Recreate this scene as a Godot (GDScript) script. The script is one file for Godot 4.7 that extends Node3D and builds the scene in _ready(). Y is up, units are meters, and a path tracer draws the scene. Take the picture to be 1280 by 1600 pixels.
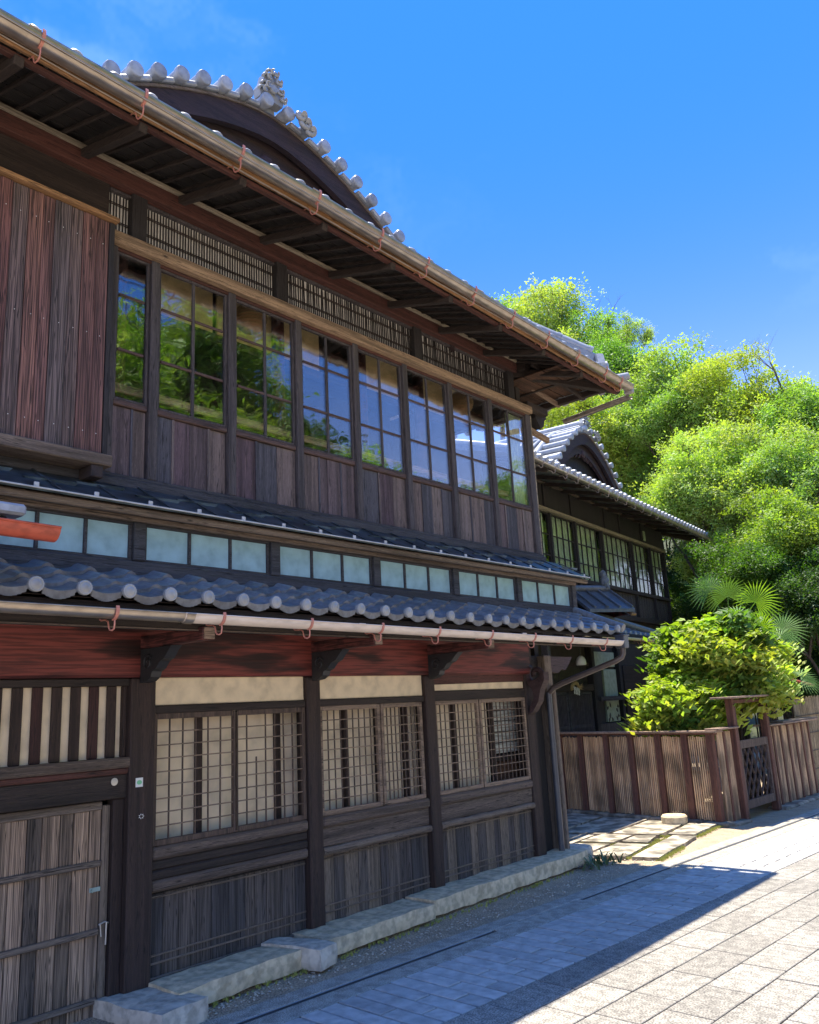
extends Node3D

# ---------------------------------------------------------------- mesh builder
class Mb:
	var v := PackedVector3Array()
	var n := PackedVector3Array()
	func t3(a: Vector3, b: Vector3, c: Vector3, na: Vector3, nb: Vector3, nc: Vector3) -> void:
		if (c - a).cross(b - a).dot(na + nb + nc) < 0.0:
			v.append(a); v.append(c); v.append(b)
			n.append(na); n.append(nc); n.append(nb)
		else:
			v.append(a); v.append(b); v.append(c)
			n.append(na); n.append(nb); n.append(nc)
	func tri(a: Vector3, b: Vector3, c: Vector3, out: Vector3) -> void:
		var k := (c - a).cross(b - a)
		if k.length_squared() < 1e-16:
			return
		k = k.normalized()
		if k.dot(out) < 0.0:
			k = -k
		t3(a, b, c, k, k, k)
	func quad(a: Vector3, b: Vector3, c: Vector3, d: Vector3, out: Vector3) -> void:
		tri(a, b, c, out)
		tri(a, c, d, out)
	# chamfered box; axes are the columns of the basis
	func cbox(c: Vector3, s: Vector3, bs := Basis(), bev := 0.005) -> void:
		var h := s * 0.5
		var e: float = minf(bev, minf(h.x, minf(h.y, h.z)) * 0.45)
		for ax in 3:
			var bx := (ax + 1) % 3
			var cx := (ax + 2) % 3
			for sg in [-1.0, 1.0]:
				var pts := []
				for q in [[-1.0, -1.0], [1.0, -1.0], [1.0, 1.0], [-1.0, 1.0]]:
					var p := Vector3()
					p[ax] = sg * h[ax]
					p[bx] = q[0] * (h[bx] - e)
					p[cx] = q[1] * (h[cx] - e)
					pts.append(c + bs * p)
				var o := Vector3()
				o[ax] = sg
				quad(pts[0], pts[1], pts[2], pts[3], bs * o)
			# the four edges along axis ax
			for sb in [-1.0, 1.0]:
				for sc in [-1.0, 1.0]:
					var a0 := Vector3(); var a1 := Vector3(); var b0 := Vector3(); var b1 := Vector3()
					a0[ax] = -(h[ax] - e); a1[ax] = h[ax] - e
					b0[ax] = a0[ax]; b1[ax] = a1[ax]
					a0[bx] = sb * h[bx]; a1[bx] = a0[bx]; a0[cx] = sc * (h[cx] - e); a1[cx] = a0[cx]
					b0[bx] = sb * (h[bx] - e); b1[bx] = b0[bx]; b0[cx] = sc * h[cx]; b1[cx] = b0[cx]
					var o2 := Vector3()
					o2[bx] = sb; o2[cx] = sc
					quad(c + bs * a0, c + bs * a1, c + bs * b1, c + bs * b0, bs * o2)
		for sx in [-1.0, 1.0]:
			for sy in [-1.0, 1.0]:
				for sz in [-1.0, 1.0]:
					var o3 := Vector3(sx, sy, sz)
					tri(c + bs * (Vector3(h.x, h.y - e, h.z - e) * o3), c + bs * (Vector3(h.x - e, h.y, h.z - e) * o3), c + bs * (Vector3(h.x - e, h.y - e, h.z) * o3), bs * o3)
	func bar(p: Vector3, q: Vector3, w: float, h: float, up := Vector3.UP, bev := 0.004) -> void:
		var z := (q - p).normalized()
		var x := up.cross(z).normalized()
		var y := z.cross(x)
		cbox((p + q) * 0.5, Vector3(w, h, p.distance_to(q)), Basis(x, y, z), bev)
	# swept round tube with radius per point
	func tube(pts: Array, rads: Array, sides := 8, cap := true, from := 0.0, to := TAU) -> void:
		var m := pts.size()
		var up := Vector3.UP
		var rings := []
		var norms := []
		var lastx := Vector3()
		for i in m:
			var d: Vector3 = (pts[mini(i + 1, m - 1)] - pts[maxi(i - 1, 0)]).normalized()
			var x := lastx
			if i == 0:
				x = up.cross(d) if absf(d.dot(up)) < 0.95 else Vector3.RIGHT.cross(d)
			x = (x - d * x.dot(d)).normalized()
			lastx = x
			var y := d.cross(x)
			var ring := []
			var nr := []
			for k in sides + 1:
				var a := from + (to - from) * k / sides
				var o := x * cos(a) + y * sin(a)
				ring.append(pts[i] + o * rads[mini(i, rads.size() - 1)])
				nr.append(o)
			rings.append(ring)
			norms.append(nr)
		for i in m - 1:
			for k in sides:
				t3(rings[i][k], rings[i + 1][k], rings[i + 1][k + 1], norms[i][k], norms[i + 1][k], norms[i + 1][k + 1])
				t3(rings[i][k], rings[i + 1][k + 1], rings[i][k + 1], norms[i][k], norms[i + 1][k + 1], norms[i][k + 1])
		if cap:
			for e in [0, m - 1]:
				var out: Vector3 = (pts[0] - pts[1]) if e == 0 else (pts[m - 1] - pts[m - 2])
				for k in sides:
					tri(pts[e], rings[e][k], rings[e][k + 1], out)
	# polygon in the xy plane of xf, extruded from z = d0 to d1
	func prism(poly: PackedVector2Array, d0: float, d1: float, xf := Transform3D()) -> void:
		var idx := Geometry2D.triangulate_polygon(poly)
		for k in range(0, idx.size(), 3):
			for d in [d0, d1]:
				var o := xf.basis.z * (-1.0 if d == minf(d0, d1) else 1.0)
				var p := []
				for j in 3:
					var q := poly[idx[k + j]]
					p.append(xf * Vector3(q.x, q.y, d))
				tri(p[0], p[1], p[2], o)
		var cw := Geometry2D.is_polygon_clockwise(poly)
		for k in poly.size():
			var a := poly[k]
			var b := poly[(k + 1) % poly.size()]
			var t := b - a
			var on := Vector2(t.y, -t.x)
			# godot calls clockwise in y-down terms: counter-clockwise when y is up
			if cw == (signed_area(poly) > 0.0):
				pass
			if signed_area(poly) < 0.0:
				on = -on
			quad(xf * Vector3(a.x, a.y, d0), xf * Vector3(b.x, b.y, d0), xf * Vector3(b.x, b.y, d1), xf * Vector3(a.x, a.y, d1), xf.basis * Vector3(on.x, on.y, 0))
	func signed_area(poly: PackedVector2Array) -> float:
		var s := 0.0
		for k in poly.size():
			s += poly[k].cross(poly[(k + 1) % poly.size()])
		return s
	# profile of (radius, height) turned round the y axis of xf
	func lathe(prof: Array, seg: int, xf := Transform3D()) -> void:
		for i in prof.size() - 1:
			var p: Vector2 = prof[i]
			var q: Vector2 = prof[i + 1]
			var t := (q - p).normalized()
			var pn := Vector2(t.y, -t.x)
			for k in seg:
				var a := TAU * k / seg
				var b := TAU * (k + 1) / seg
				var da := Vector3(cos(a), 0, sin(a))
				var db := Vector3(cos(b), 0, sin(b))
				var A := xf * (da * p.x + Vector3.UP * p.y)
				var B := xf * (db * p.x + Vector3.UP * p.y)
				var C := xf * (db * q.x + Vector3.UP * q.y)
				var D := xf * (da * q.x + Vector3.UP * q.y)
				var na := (xf.basis * (da * pn.x + Vector3.UP * pn.y)).normalized()
				var nb := (xf.basis * (db * pn.x + Vector3.UP * pn.y)).normalized()
				if p.x > 0.0005:
					t3(A, B, C, na, nb, nb)
				if q.x > 0.0005:
					t3(A, C, D, na, nb, na)
	# a lump: a sphere pushed in and out by noise
	func lump(c: Vector3, r: Vector3, fn: FastNoiseLite, amt: float, rows := 8, cols := 12) -> void:
		var g := []
		for i in rows + 1:
			var row := []
			for k in cols:
				var th := PI * i / rows
				var ph := TAU * k / cols
				var d := Vector3(sin(th) * cos(ph), cos(th), sin(th) * sin(ph))
				row.append(c + d * r * (1.0 + amt * fn.get_noise_3dv(d * 60.0 + c * 90.0)))
			g.append(row)
		for i in rows:
			for k in cols:
				var k2 := (k + 1) % cols
				var o: Vector3 = (g[i][k] + g[i + 1][k2]) * 0.5 - c
				tri(g[i][k], g[i + 1][k], g[i + 1][k2], o)
				tri(g[i][k], g[i + 1][k2], g[i][k2], o)
	func mesh() -> ArrayMesh:
		var arr := []
		arr.resize(Mesh.ARRAY_MAX)
		arr[Mesh.ARRAY_VERTEX] = v
		arr[Mesh.ARRAY_NORMAL] = n
		var am := ArrayMesh.new()
		am.add_surface_from_arrays(Mesh.PRIMITIVE_TRIANGLES, arr)
		return am

# ---------------------------------------------------------------- scene helpers
var M := {}
var cache := {}
var rng := RandomNumberGenerator.new()

func obj(called: String, parent: Node3D, mesh: Mesh, m: Material, at := Transform3D()) -> MeshInstance3D:
	var o := MeshInstance3D.new()
	o.name = called
	o.mesh = mesh
	o.material_override = null
	if mesh is ArrayMesh and mesh.surface_get_material(0) == null and not mesh.has_meta("shared"):
		pass
	o.set_surface_override_material(0, m)
	o.transform = at
	parent.add_child(o, true)
	return o

func box_mesh(s: Vector3, bev: float) -> ArrayMesh:
	var key := "%.3f %.3f %.3f %.4f" % [s.x, s.y, s.z, bev]
	if not cache.has(key):
		var b := Mb.new()
		b.cbox(Vector3.ZERO, s, Basis(), bev)
		cache[key] = b.mesh()
	return cache[key]

# an axis-aligned chamfered box between two corners
func bx(called: String, parent: Node3D, m: Material, a: Vector3, b: Vector3, bev := 0.006) -> MeshInstance3D:
	var lo := Vector3(minf(a.x, b.x), minf(a.y, b.y), minf(a.z, b.z))
	var hi := Vector3(maxf(a.x, b.x), maxf(a.y, b.y), maxf(a.z, b.z))
	return obj(called, parent, box_mesh(hi - lo, bev), m, Transform3D(Basis(), (lo + hi) * 0.5))

func thing(called: String, label: String, category: String, at := Vector3.ZERO, turn := 0.0, group := "") -> Node3D:
	var o := Node3D.new()
	o.name = called
	o.position = at
	o.rotation.y = turn
	add_child(o, true)
	return tag(o, label, category, group)

func tag(o: Node3D, label: String, category: String, group := "") -> Node3D:
	o.set_meta("label", label)
	o.set_meta("category", category)
	if group != "":
		o.set_meta("group", group)
	return o

func struct(o: Node3D, label := "") -> Node3D:
	o.set_meta("kind", "structure")
	if label != "":
		o.set_meta("label", label)
	return o

func lin(r: float, g: float, b: float) -> Color:
	return Color(r, g, b).linear_to_srgb()

func noise(seed_: int, freq: float, oct: int, type := FastNoiseLite.TYPE_SIMPLEX) -> FastNoiseLite:
	var f := FastNoiseLite.new()
	f.seed = seed_
	f.frequency = freq
	f.noise_type = type
	f.fractal_octaves = oct
	return f

func ntex(f: FastNoiseLite, stops: Array, size := 512) -> NoiseTexture2D:
	var g := Gradient.new()
	var off := PackedFloat32Array()
	var col := PackedColorArray()
	for s in stops:
		off.append(s[0])
		var x: float = s[1]
		col.append(Color(x, x, x) if s.size() < 3 else s[2])
	g.offsets = off
	g.colors = col
	var t := NoiseTexture2D.new()
	t.width = size
	t.height = size
	t.seamless = true
	t.seamless_blend_skirt = 0.15
	t.noise = f
	t.color_ramp = g
	return t

var T := {}

func textures() -> void:
	# banded growth-ring grain; stretched along the board by the uv scale
	var st := []
	var r := RandomNumberGenerator.new()
	r.seed = 5
	var x := 0.0
	var hi := true
	while x < 0.985:
		st.append([x, r.randf_range(0.82, 1.0) if hi else r.randf_range(0.45, 0.7)])
		x += r.randf_range(0.018, 0.05)
		hi = not hi
	T.grain = ntex(noise(11, 0.012, 4), st, 1024)
	T.streak = ntex(noise(12, 0.035, 5), [[0.0, 0.38], [0.36, 0.6], [0.5, 0.82], [0.62, 0.97], [1.0, 1.0]], 1024)
	T.blotch = ntex(noise(13, 0.008, 4), [[0.0, 0.5], [0.35, 0.68], [0.6, 0.96], [1.0, 1.0]])
	T.soft = ntex(noise(14, 0.012, 5), [[0.0, 0.84], [0.5, 0.94], [1.0, 1.0]])
	T.speck = ntex(noise(15, 0.13, 3), [[0.0, 0.58], [0.36, 0.74], [0.5, 0.92], [0.7, 1.0], [1.0, 1.0]], 1024)
	T.stone = ntex(noise(16, 0.018, 6), [[0.0, 0.78], [0.4, 0.88], [0.6, 0.96], [1.0, 1.0]])
	T.patch = ntex(noise(17, 0.01, 5), [[0.0, 0.30], [0.36, 0.5], [0.5, 0.9], [1.0, 1.0]])
	T.fine = ntex(noise(21, 0.02, 5), [[0.0, 0.6], [0.45, 0.8], [0.6, 0.95], [1.0, 1.0]], 1024)
	# weathered timber: mild tone changes and thin drying cracks along the grain
	T.crack = ntex(noise(23, 0.011, 4), [[0.0, 0.62], [0.30, 0.80], [0.385, 0.95], [0.40, 0.34], [0.408, 0.34], [0.42, 0.97], [0.52, 0.86], [0.585, 1.0], [0.595, 0.42], [0.602, 0.42], [0.615, 1.0], [1.0, 0.9]], 1024)
	T.wave = ntex(noise(18, 0.006, 2), [[0.0, 0.0], [1.0, 1.0]])
	T.moss = ntex(noise(19, 0.012, 5), [[0.0, 1.0, Color(0.9, 0.9, 0.9)], [0.55, 1.0, Color(1, 1, 1)], [0.68, 0.0, Color(0.45, 0.5, 0.2)], [1.0, 0.0, Color(0.35, 0.42, 0.12)]])

# colour (linear), roughness, texture, triplanar scale, blotch strength texture, its scale, bump cm
func mt(called: String, c: Color, rough: float, tex = null, sc := Vector3.ONE, tex2 = null, sc2 := Vector3.ONE, bump := 0.0) -> StandardMaterial3D:
	var m := StandardMaterial3D.new()
	m.resource_name = called
	m.albedo_color = c
	m.roughness = rough
	if tex:
		m.albedo_texture = tex
		m.uv1_triplanar = true
		m.uv1_world_triplanar = true
		m.uv1_triplanar_sharpness = 4.0
		m.uv1_scale = sc
		if bump > 0.0:
			m.heightmap_enabled = true
			m.heightmap_texture = tex
			m.heightmap_scale = bump
	if tex2:
		m.detail_enabled = true
		m.detail_blend_mode = BaseMaterial3D.BLEND_MODE_MUL
		m.detail_albedo = tex2
		m.detail_uv_layer = BaseMaterial3D.DETAIL_UV_2
		m.uv2_triplanar = true
		m.uv2_world_triplanar = true
		m.uv2_scale = sc2
	M[called] = m
	return m

const ALONG_Y := Vector3(1.9, 0.065, 1.9)
const ALONG_X := Vector3(0.065, 1.9, 1.9)
const ALONG_Z := Vector3(1.9, 1.9, 0.065)

func wood(called: String, r: float, g: float, b: float, along := ALONG_Y, rough := 0.78, tx := "grain", k := 1.0, blot := "crack") -> StandardMaterial3D:
	var sc := along * k
	for ax in 3:
		if along[ax] < 0.2:
			sc[ax] = 0.03 if tx == "streak" else 0.06
	return mt(called, lin(r, g, b), rough, T[tx], sc, T[blot], along * Vector3(0.42, 0.42, 0.42), 0.3)

# a family of tones of one wood: called_0 ...
func woods(called: String, tones: Array, along := ALONG_Y, rough := 0.78, tx := "grain", k := 1.0) -> void:
	for i in tones.size():
		var c: Array = tones[i]
		wood("%s_%d" % [called, i], c[0], c[1], c[2], along, rough, tx, k)

func pick(called: String, count: int) -> StandardMaterial3D:
	return M["%s_%d" % [called, rng.randi_range(0, count - 1)]]

func palette() -> void:
	textures()
	wood("post", 0.090, 0.053, 0.042)
	wood("post_red", 0.12, 0.045, 0.040)
	wood("dark_x", 0.076, 0.052, 0.042, ALONG_X)
	wood("dark_z", 0.078, 0.053, 0.046, ALONG_Z)
	wood("dark_y", 0.054, 0.046, 0.046)
	wood("grey_x", 0.372, 0.287, 0.225, ALONG_X, 0.85)
	wood("grey_y", 0.409, 0.312, 0.232, ALONG_Y, 0.85)
	wood("rail_x", 0.269, 0.199, 0.158, ALONG_X, 0.85)
	wood("light_x", 0.713, 0.480, 0.295, ALONG_X, 0.8)
	wood("strip_x", 0.651, 0.542, 0.388, ALONG_X, 0.8)
	wood("plate_x", 0.192, 0.068, 0.050, ALONG_X, 0.75)
	wood("fascia_x", 0.680, 0.362, 0.157, ALONG_X, 0.75)
	wood("sill_x", 0.116, 0.116, 0.127, ALONG_X, 0.8)
	wood("muntin", 0.20, 0.12, 0.105, ALONG_X, 0.7)
	wood("stile", 0.155, 0.132, 0.136, ALONG_Y, 0.75)
	wood("lattice", 0.232, 0.155, 0.116, ALONG_Y, 0.8)
	wood("lattice_pale", 0.527, 0.372, 0.264, ALONG_X, 0.8)
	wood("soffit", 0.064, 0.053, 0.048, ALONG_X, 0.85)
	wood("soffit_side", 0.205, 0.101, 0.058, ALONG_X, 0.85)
	wood("rafter", 0.093, 0.066, 0.054, ALONG_Z, 0.8)
	wood("hafu", 0.078, 0.043, 0.043, ALONG_X, 0.75)
	wood("carved", 0.128, 0.071, 0.071, ALONG_X, 0.7)
	woods("shutter", [[0.299, 0.146, 0.123], [0.290, 0.125, 0.105], [0.236, 0.161, 0.144], [0.268, 0.131, 0.113], [0.204, 0.153, 0.144], [0.347, 0.168, 0.130]], ALONG_Y, 0.72, "streak", 1.4)
	woods("board", [[0.262, 0.192, 0.202], [0.331, 0.252, 0.235], [0.166, 0.161, 0.194], [0.221, 0.146, 0.168], [0.386, 0.306, 0.286]], ALONG_Y, 0.8)
	woods("skirt", [[0.142, 0.115, 0.106], [0.184, 0.149, 0.130], [0.121, 0.106, 0.103], [0.213, 0.169, 0.142]], ALONG_Y, 0.85, "streak", 2.6)
	woods("door", [[0.689, 0.476, 0.331], [0.203, 0.156, 0.123], [0.547, 0.384, 0.268], [0.304, 0.220, 0.158], [0.769, 0.531, 0.362]], ALONG_Y, 0.85, "streak", 2.4)
	mt("beam_red", lin(0.27, 0.055, 0.042), 0.6, T.fine, Vector3(0.07, 1.6, 1.6), T.patch, Vector3(0.09, 0.7, 0.7), 0.25)
	mt("arm_red", lin(0.20, 0.058, 0.048), 0.65, T.streak, ALONG_Z, T.blotch, Vector3(1, 1, 1), 0.1)
	mt("plaster", lin(0.92, 0.75, 0.50), 0.95, T.soft, Vector3(0.7, 0.7, 0.7), T.stone, Vector3(0.35, 0.35, 0.35), 0.05)
	M.plaster.detail_enabled = false
	mt("paper", lin(0.92, 0.76, 0.54), 0.9, T.soft, Vector3(0.5, 0.5, 0.5))
	mt("paper_white", lin(0.86, 0.84, 0.78), 0.9, T.soft, Vector3(0.9, 0.9, 0.9))
	mt("wall_ochre", lin(0.92, 0.72, 0.36), 0.95, T.soft, Vector3(0.6, 0.6, 0.6))
	mt("wall_dark", lin(0.05, 0.045, 0.04), 0.9, T.soft, Vector3(0.6, 0.6, 0.6))
	mt("frosted", lin(0.36, 0.57, 0.66), 0.22, T.soft, Vector3(0.7, 0.7, 0.7))
	M.frosted.metallic_specular = 0.75
	mt("tin", lin(0.12, 0.15, 0.17), 0.45, T.stone, Vector3(0.5, 2.0, 2.0), T.blotch, Vector3(0.6, 1, 1), 0.05)
	M.tin.metallic = 0.5
	mt("tin_edge", lin(0.55, 0.57, 0.58), 0.35, T.soft, Vector3(1, 1, 1))
	for i in 4:
		var k: float = [1.0, 0.82, 1.15, 0.92][i]
		mt("tile_%d" % i, lin(0.225 * k, 0.24 * k, 0.26 * k), 0.32, T.soft, Vector3(2.5, 2.5, 2.5), T.stone, Vector3(1.1, 1.1, 1.1), 0.04)
		mt("tile_pale_%d" % i, lin(0.46 * k, 0.49 * k, 0.54 * k), 0.36, T.soft, Vector3(1.5, 1.5, 1.5), T.soft, Vector3(0.9, 0.9, 0.9), 0.02)
	mt("tile_face", lin(0.36, 0.37, 0.375), 0.24, T.soft, Vector3(0.8, 0.8, 0.8))
	mt("gutter_bronze", lin(0.54, 0.47, 0.40), 0.30, T.soft, Vector3(0.8, 2, 2), T.soft, Vector3(0.6, 2.0, 2.0))
	M.gutter_bronze.metallic = 0.75
	mt("gutter_cream", lin(0.80, 0.68, 0.59), 0.42, T.soft, Vector3(0.6, 2, 2))
	mt("hook", lin(0.62, 0.25, 0.19), 0.5, T.soft, Vector3(4, 4, 4))
	mt("hook_pale", lin(0.55, 0.46, 0.42), 0.5, T.soft, Vector3(4, 4, 4))
	mt("iron", lin(0.03, 0.03, 0.032), 0.5, T.soft, Vector3(3, 3, 3))
	mt("pipe_dark", lin(0.075, 0.08, 0.095), 0.35, T.soft, Vector3(1, 1, 1))
	mt("pipe_brown", lin(0.10, 0.075, 0.065), 0.4, T.soft, Vector3(1, 1, 1))
	mt("pipe_grey", lin(0.42, 0.40, 0.38), 0.5, T.soft, Vector3(1, 0.4, 1))
	mt("gutter_red", lin(0.55, 0.11, 0.06), 0.6, T.stone, Vector3(0.8, 1.6, 1.6))
	mt("white", lin(0.75, 0.75, 0.73), 0.5)
	mt("green_print", lin(0.20, 0.55, 0.30), 0.6)
	mt("steel", lin(0.5, 0.5, 0.5), 0.35)
	M.steel.metallic = 0.8
	mt("verdigris", lin(0.32, 0.42, 0.38), 0.5)
	mt("basket", lin(0.60, 0.36, 0.16), 0.8, T.speck, Vector3(2.0, 2.0, 2.0), null, Vector3.ONE, 0.2)
	mt("straw", lin(0.62, 0.45, 0.2), 0.9, T.streak, Vector3(4, 4, 4))
	var g := StandardMaterial3D.new()
	g.resource_name = "glass"
	g.albedo_color = Color(0.9, 0.95, 0.95, 0.0)
	g.transparency = BaseMaterial3D.TRANSPARENCY_ALPHA
	g.roughness = 0.0
	g.metallic_specular = 0.7
	g.heightmap_enabled = true
	g.heightmap_texture = T.wave
	g.heightmap_scale = 0.10
	g.uv1_triplanar = true
	g.uv1_world_triplanar = true
	g.uv1_scale = Vector3(0.9, 0.5, 0.9)
	M.glass = g
	var g2: StandardMaterial3D = g.duplicate()
	g2.metallic_specular = 0.35
	M.glass_clear = g2
	mt("curtain", lin(0.52, 0.64, 0.40), 0.9, T.streak, Vector3(3.0, 0.1, 3.0))
	# ground
	mt("earth", lin(0.58, 0.45, 0.31), 0.95, T.speck, Vector3(0.3, 0.3, 0.3), T.soft, Vector3(0.5, 0.5, 0.5), 0.6)
	mt("earth_brown", lin(0.36, 0.28, 0.19), 0.95, T.stone, Vector3(0.8, 0.8, 0.8), T.speck, Vector3(0.4, 0.4, 0.4), 0.6)
	mt("concrete", lin(0.58, 0.53, 0.45), 0.9, T.stone, Vector3(0.6, 0.6, 0.6), T.speck, Vector3(0.5, 0.5, 0.5), 0.2)
	mt("mortar", lin(0.09, 0.08, 0.07), 0.95, T.stone, Vector3(1, 1, 1))
	mt("lobby", lin(0.62, 0.62, 0.54), 0.8, T.fine, Vector3(0.1, 1.6, 1.6))
	mt("panel_green", lin(0.40, 0.47, 0.34), 0.9, T.soft, Vector3(0.8, 0.8, 0.8))
	mt("slot", lin(0.05, 0.05, 0.05), 0.8)
	for i in 5:
		var k: float = [1.0, 0.86, 1.1, 0.93, 1.04][i]
		mt("slab_%d" % i, lin(0.43 * k, 0.40 * k, 0.355 * k), 0.85, T.speck, Vector3(0.36, 0.36, 0.36), T.stone, Vector3(0.7 + 0.1 * i, 1, 0.8), 0.12)
		mt("paver_%d" % i, lin(0.60 * k, 0.585 * k, 0.56 * k), 0.8, T.soft, Vector3(1.2, 1.2, 1.2), T.soft, Vector3(0.6 + 0.1 * i, 1, 0.7), 0.08)
	for i in 3:
		var k2: float = [1.0, 0.85, 1.12][i]
		mt("flag_%d" % i, lin(0.56 * k2, 0.49 * k2, 0.38 * k2), 0.9, T.stone, Vector3(0.7, 0.7, 0.7), T.blotch, Vector3(0.5, 0.5, 0.5), 0.3)
	mt("foundation", lin(0.86, 0.70, 0.46), 0.92, T.stone, Vector3(0.9, 0.9, 0.9), T.soft, Vector3(0.6, 0.6, 0.6), 0.6)
	mt("foundation_grey", lin(0.76, 0.67, 0.54), 0.92, T.stone, Vector3(0.9, 0.9, 0.9), T.soft, Vector3(0.6, 0.6, 0.6), 0.6)
	mt("moss", lin(0.42, 0.44, 0.10), 0.95, T.stone, Vector3(1.5, 1.5, 1.5), null, Vector3.ONE, 1.0)
	mt("hill", lin(0.06, 0.07, 0.025), 0.95, T.stone, Vector3(0.1, 0.1, 0.1))
	mt("mountain", lin(0.035, 0.06, 0.055), 0.95, T.stone, Vector3(0.02, 0.02, 0.02))
	# fence
	wood("fence_post", 0.248, 0.101, 0.070)
	wood("fence_cap", 0.651, 0.434, 0.310, ALONG_X)
	woods("bamboo", [[0.750, 0.495, 0.285], [0.630, 0.390, 0.225], [0.840, 0.570, 0.345]], ALONG_Y, 0.6, "soft", 1.0)
	woods("panel", [[0.780, 0.525, 0.330], [0.675, 0.450, 0.285]], ALONG_Y, 0.75, "streak", 2.0)
	for nm in ["bamboo_0", "bamboo_1", "bamboo_2", "panel_0", "panel_1"]:
		M[nm].detail_albedo = T.blotch
		M[nm].uv2_scale = Vector3(0.7, 0.25, 0.7)
	wood("gate", 0.202, 0.139, 0.116)
	wood("reed", 0.651, 0.512, 0.341, ALONG_Y, 0.9, "streak", 4.0)
	wood("bark", 0.171, 0.132, 0.101, ALONG_Y, 0.95, "streak", 1.0)
	wood("twig", 0.248, 0.202, 0.171, ALONG_Y, 0.9, "streak", 1.0)
	mt("leaf", Color.WHITE, 0.5)
	M.leaf.vertex_color_use_as_albedo = true
	M.leaf.backlight_enabled = true
	M.leaf.backlight = Color(0.95, 1.0, 0.45)
	for i in 5:
		var lm: StandardMaterial3D = M.leaf.duplicate()
		lm.albedo_color = [lin(1, 1, 1), lin(0.70, 0.84, 0.85), lin(1.0, 0.92, 0.75), lin(0.55, 0.70, 0.72), lin(0.92, 0.98, 1.0)][i]
		M["leaf_%d" % i] = lm
	mt("palm_leaf", lin(0.10, 0.21, 0.04), 0.65)
	M.palm_leaf.backlight_enabled = true
	M.palm_leaf.backlight = Color(0.3, 0.4, 0.1)
	mt("palm_leaf_bright", lin(0.34, 0.52, 0.03), 0.6)
	M.palm_leaf_bright.backlight_enabled = true
	M.palm_leaf_bright.backlight = Color(0.6, 0.75, 0.1)
	mt("strap_leaf", lin(0.10, 0.16, 0.07), 0.5)

# ---------------------------------------------------------------- tiles, gutters
# one curved roof tile: trough and roll; x across, z down the slope (0 .. l), y up
func tile_mesh(w: float, l: float, eave: bool) -> ArrayMesh:
	var b := Mb.new()
	var nx := 12
	var hs := []
	for i in nx + 1:
		var u := float(i) / nx
		hs.append(-0.016 * sin(PI * u / 0.66) if u < 0.66 else 0.032 * sin(PI * (u - 0.66) / 0.34))
	var th := 0.026
	for i in nx:
		var x0 := w * i / nx - w * 0.82
		var x1 := w * (i + 1) / nx - w * 0.82
		var a := Vector3(x0, hs[i], 0)
		var c := Vector3(x1, hs[i + 1], 0)
		var d := Vector3(0, 0, l)
		b.quad(a, c, c + d, a + d, Vector3.UP)
		var dn := Vector3(0, -th, 0)
		b.quad(a + dn, c + dn, c + d + dn, a + d + dn, Vector3.DOWN)
		var lip := dn
		if eave and i < 8:
			lip = Vector3(0, -0.038 - 0.016 * sin(PI * (i + 0.5) / 8.0), 0)
		b.quad(a + d, c + d, c + d + lip, a + d + lip, Vector3.BACK)
		if eave:
			b.quad(a + d - Vector3(0, 0, 0.014), c + d - Vector3(0, 0, 0.014), c + d + lip - Vector3(0, 0, 0.014), a + d + lip - Vector3(0, 0, 0.014), Vector3.FORWARD)
			b.quad(a + d + lip, c + d + lip, c + d + lip - Vector3(0, 0, 0.014), a + d + lip - Vector3(0, 0, 0.014), Vector3.DOWN)
	var e0 := Vector3(-w * 0.82, 0, 0)
	var e1 := Vector3(w * 0.18, 0, 0)
	for e in [e0, e1]:
		b.quad(e, e + Vector3(0, 0, l), e + Vector3(0, -th, l), e + Vector3(0, -th, 0), Vector3(signf(e.x), 0, 0))
	return b.mesh()

func disc_mesh(r: float, d: float) -> ArrayMesh:
	var key := "disc%.3f %.3f" % [r, d]
	if not cache.has(key):
		var b := Mb.new()
		b.lathe([Vector2(r * 0.9, -0.02), Vector2(r, 0.0), Vector2(r, d * 0.5), Vector2(r * 0.96, d * 0.75), Vector2(r * 0.84, d * 0.86), Vector2(r * 0.78, d * 0.78), Vector2(r * 0.6, d * 0.86), Vector2(r * 0.3, d * 1.12), Vector2(0.0, d * 1.2)], 18, Transform3D(Basis(Vector3.RIGHT, PI / 2), Vector3.ZERO))
		cache[key] = b.mesh()
	return cache[key]

# a straight round cover tile with a closed front, from z = 0 back to -l
func roll_mesh(r: float, l: float) -> ArrayMesh:
	var key := "roll%.3f %.3f" % [r, l]
	if not cache.has(key):
		var b := Mb.new()
		b.tube([Vector3(0, 0, 0), Vector3(0, 0, -l)], [r], 14)
		b.lathe([Vector2(r * 1.12, -0.03), Vector2(r * 1.14, 0.012), Vector2(r * 1.05, 0.024), Vector2(r * 0.6, 0.030), Vector2(0, 0.032)], 18, Transform3D(Basis(Vector3.RIGHT, PI / 2), Vector3.ZERO))
		cache[key] = b.mesh()
	return cache[key]

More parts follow.
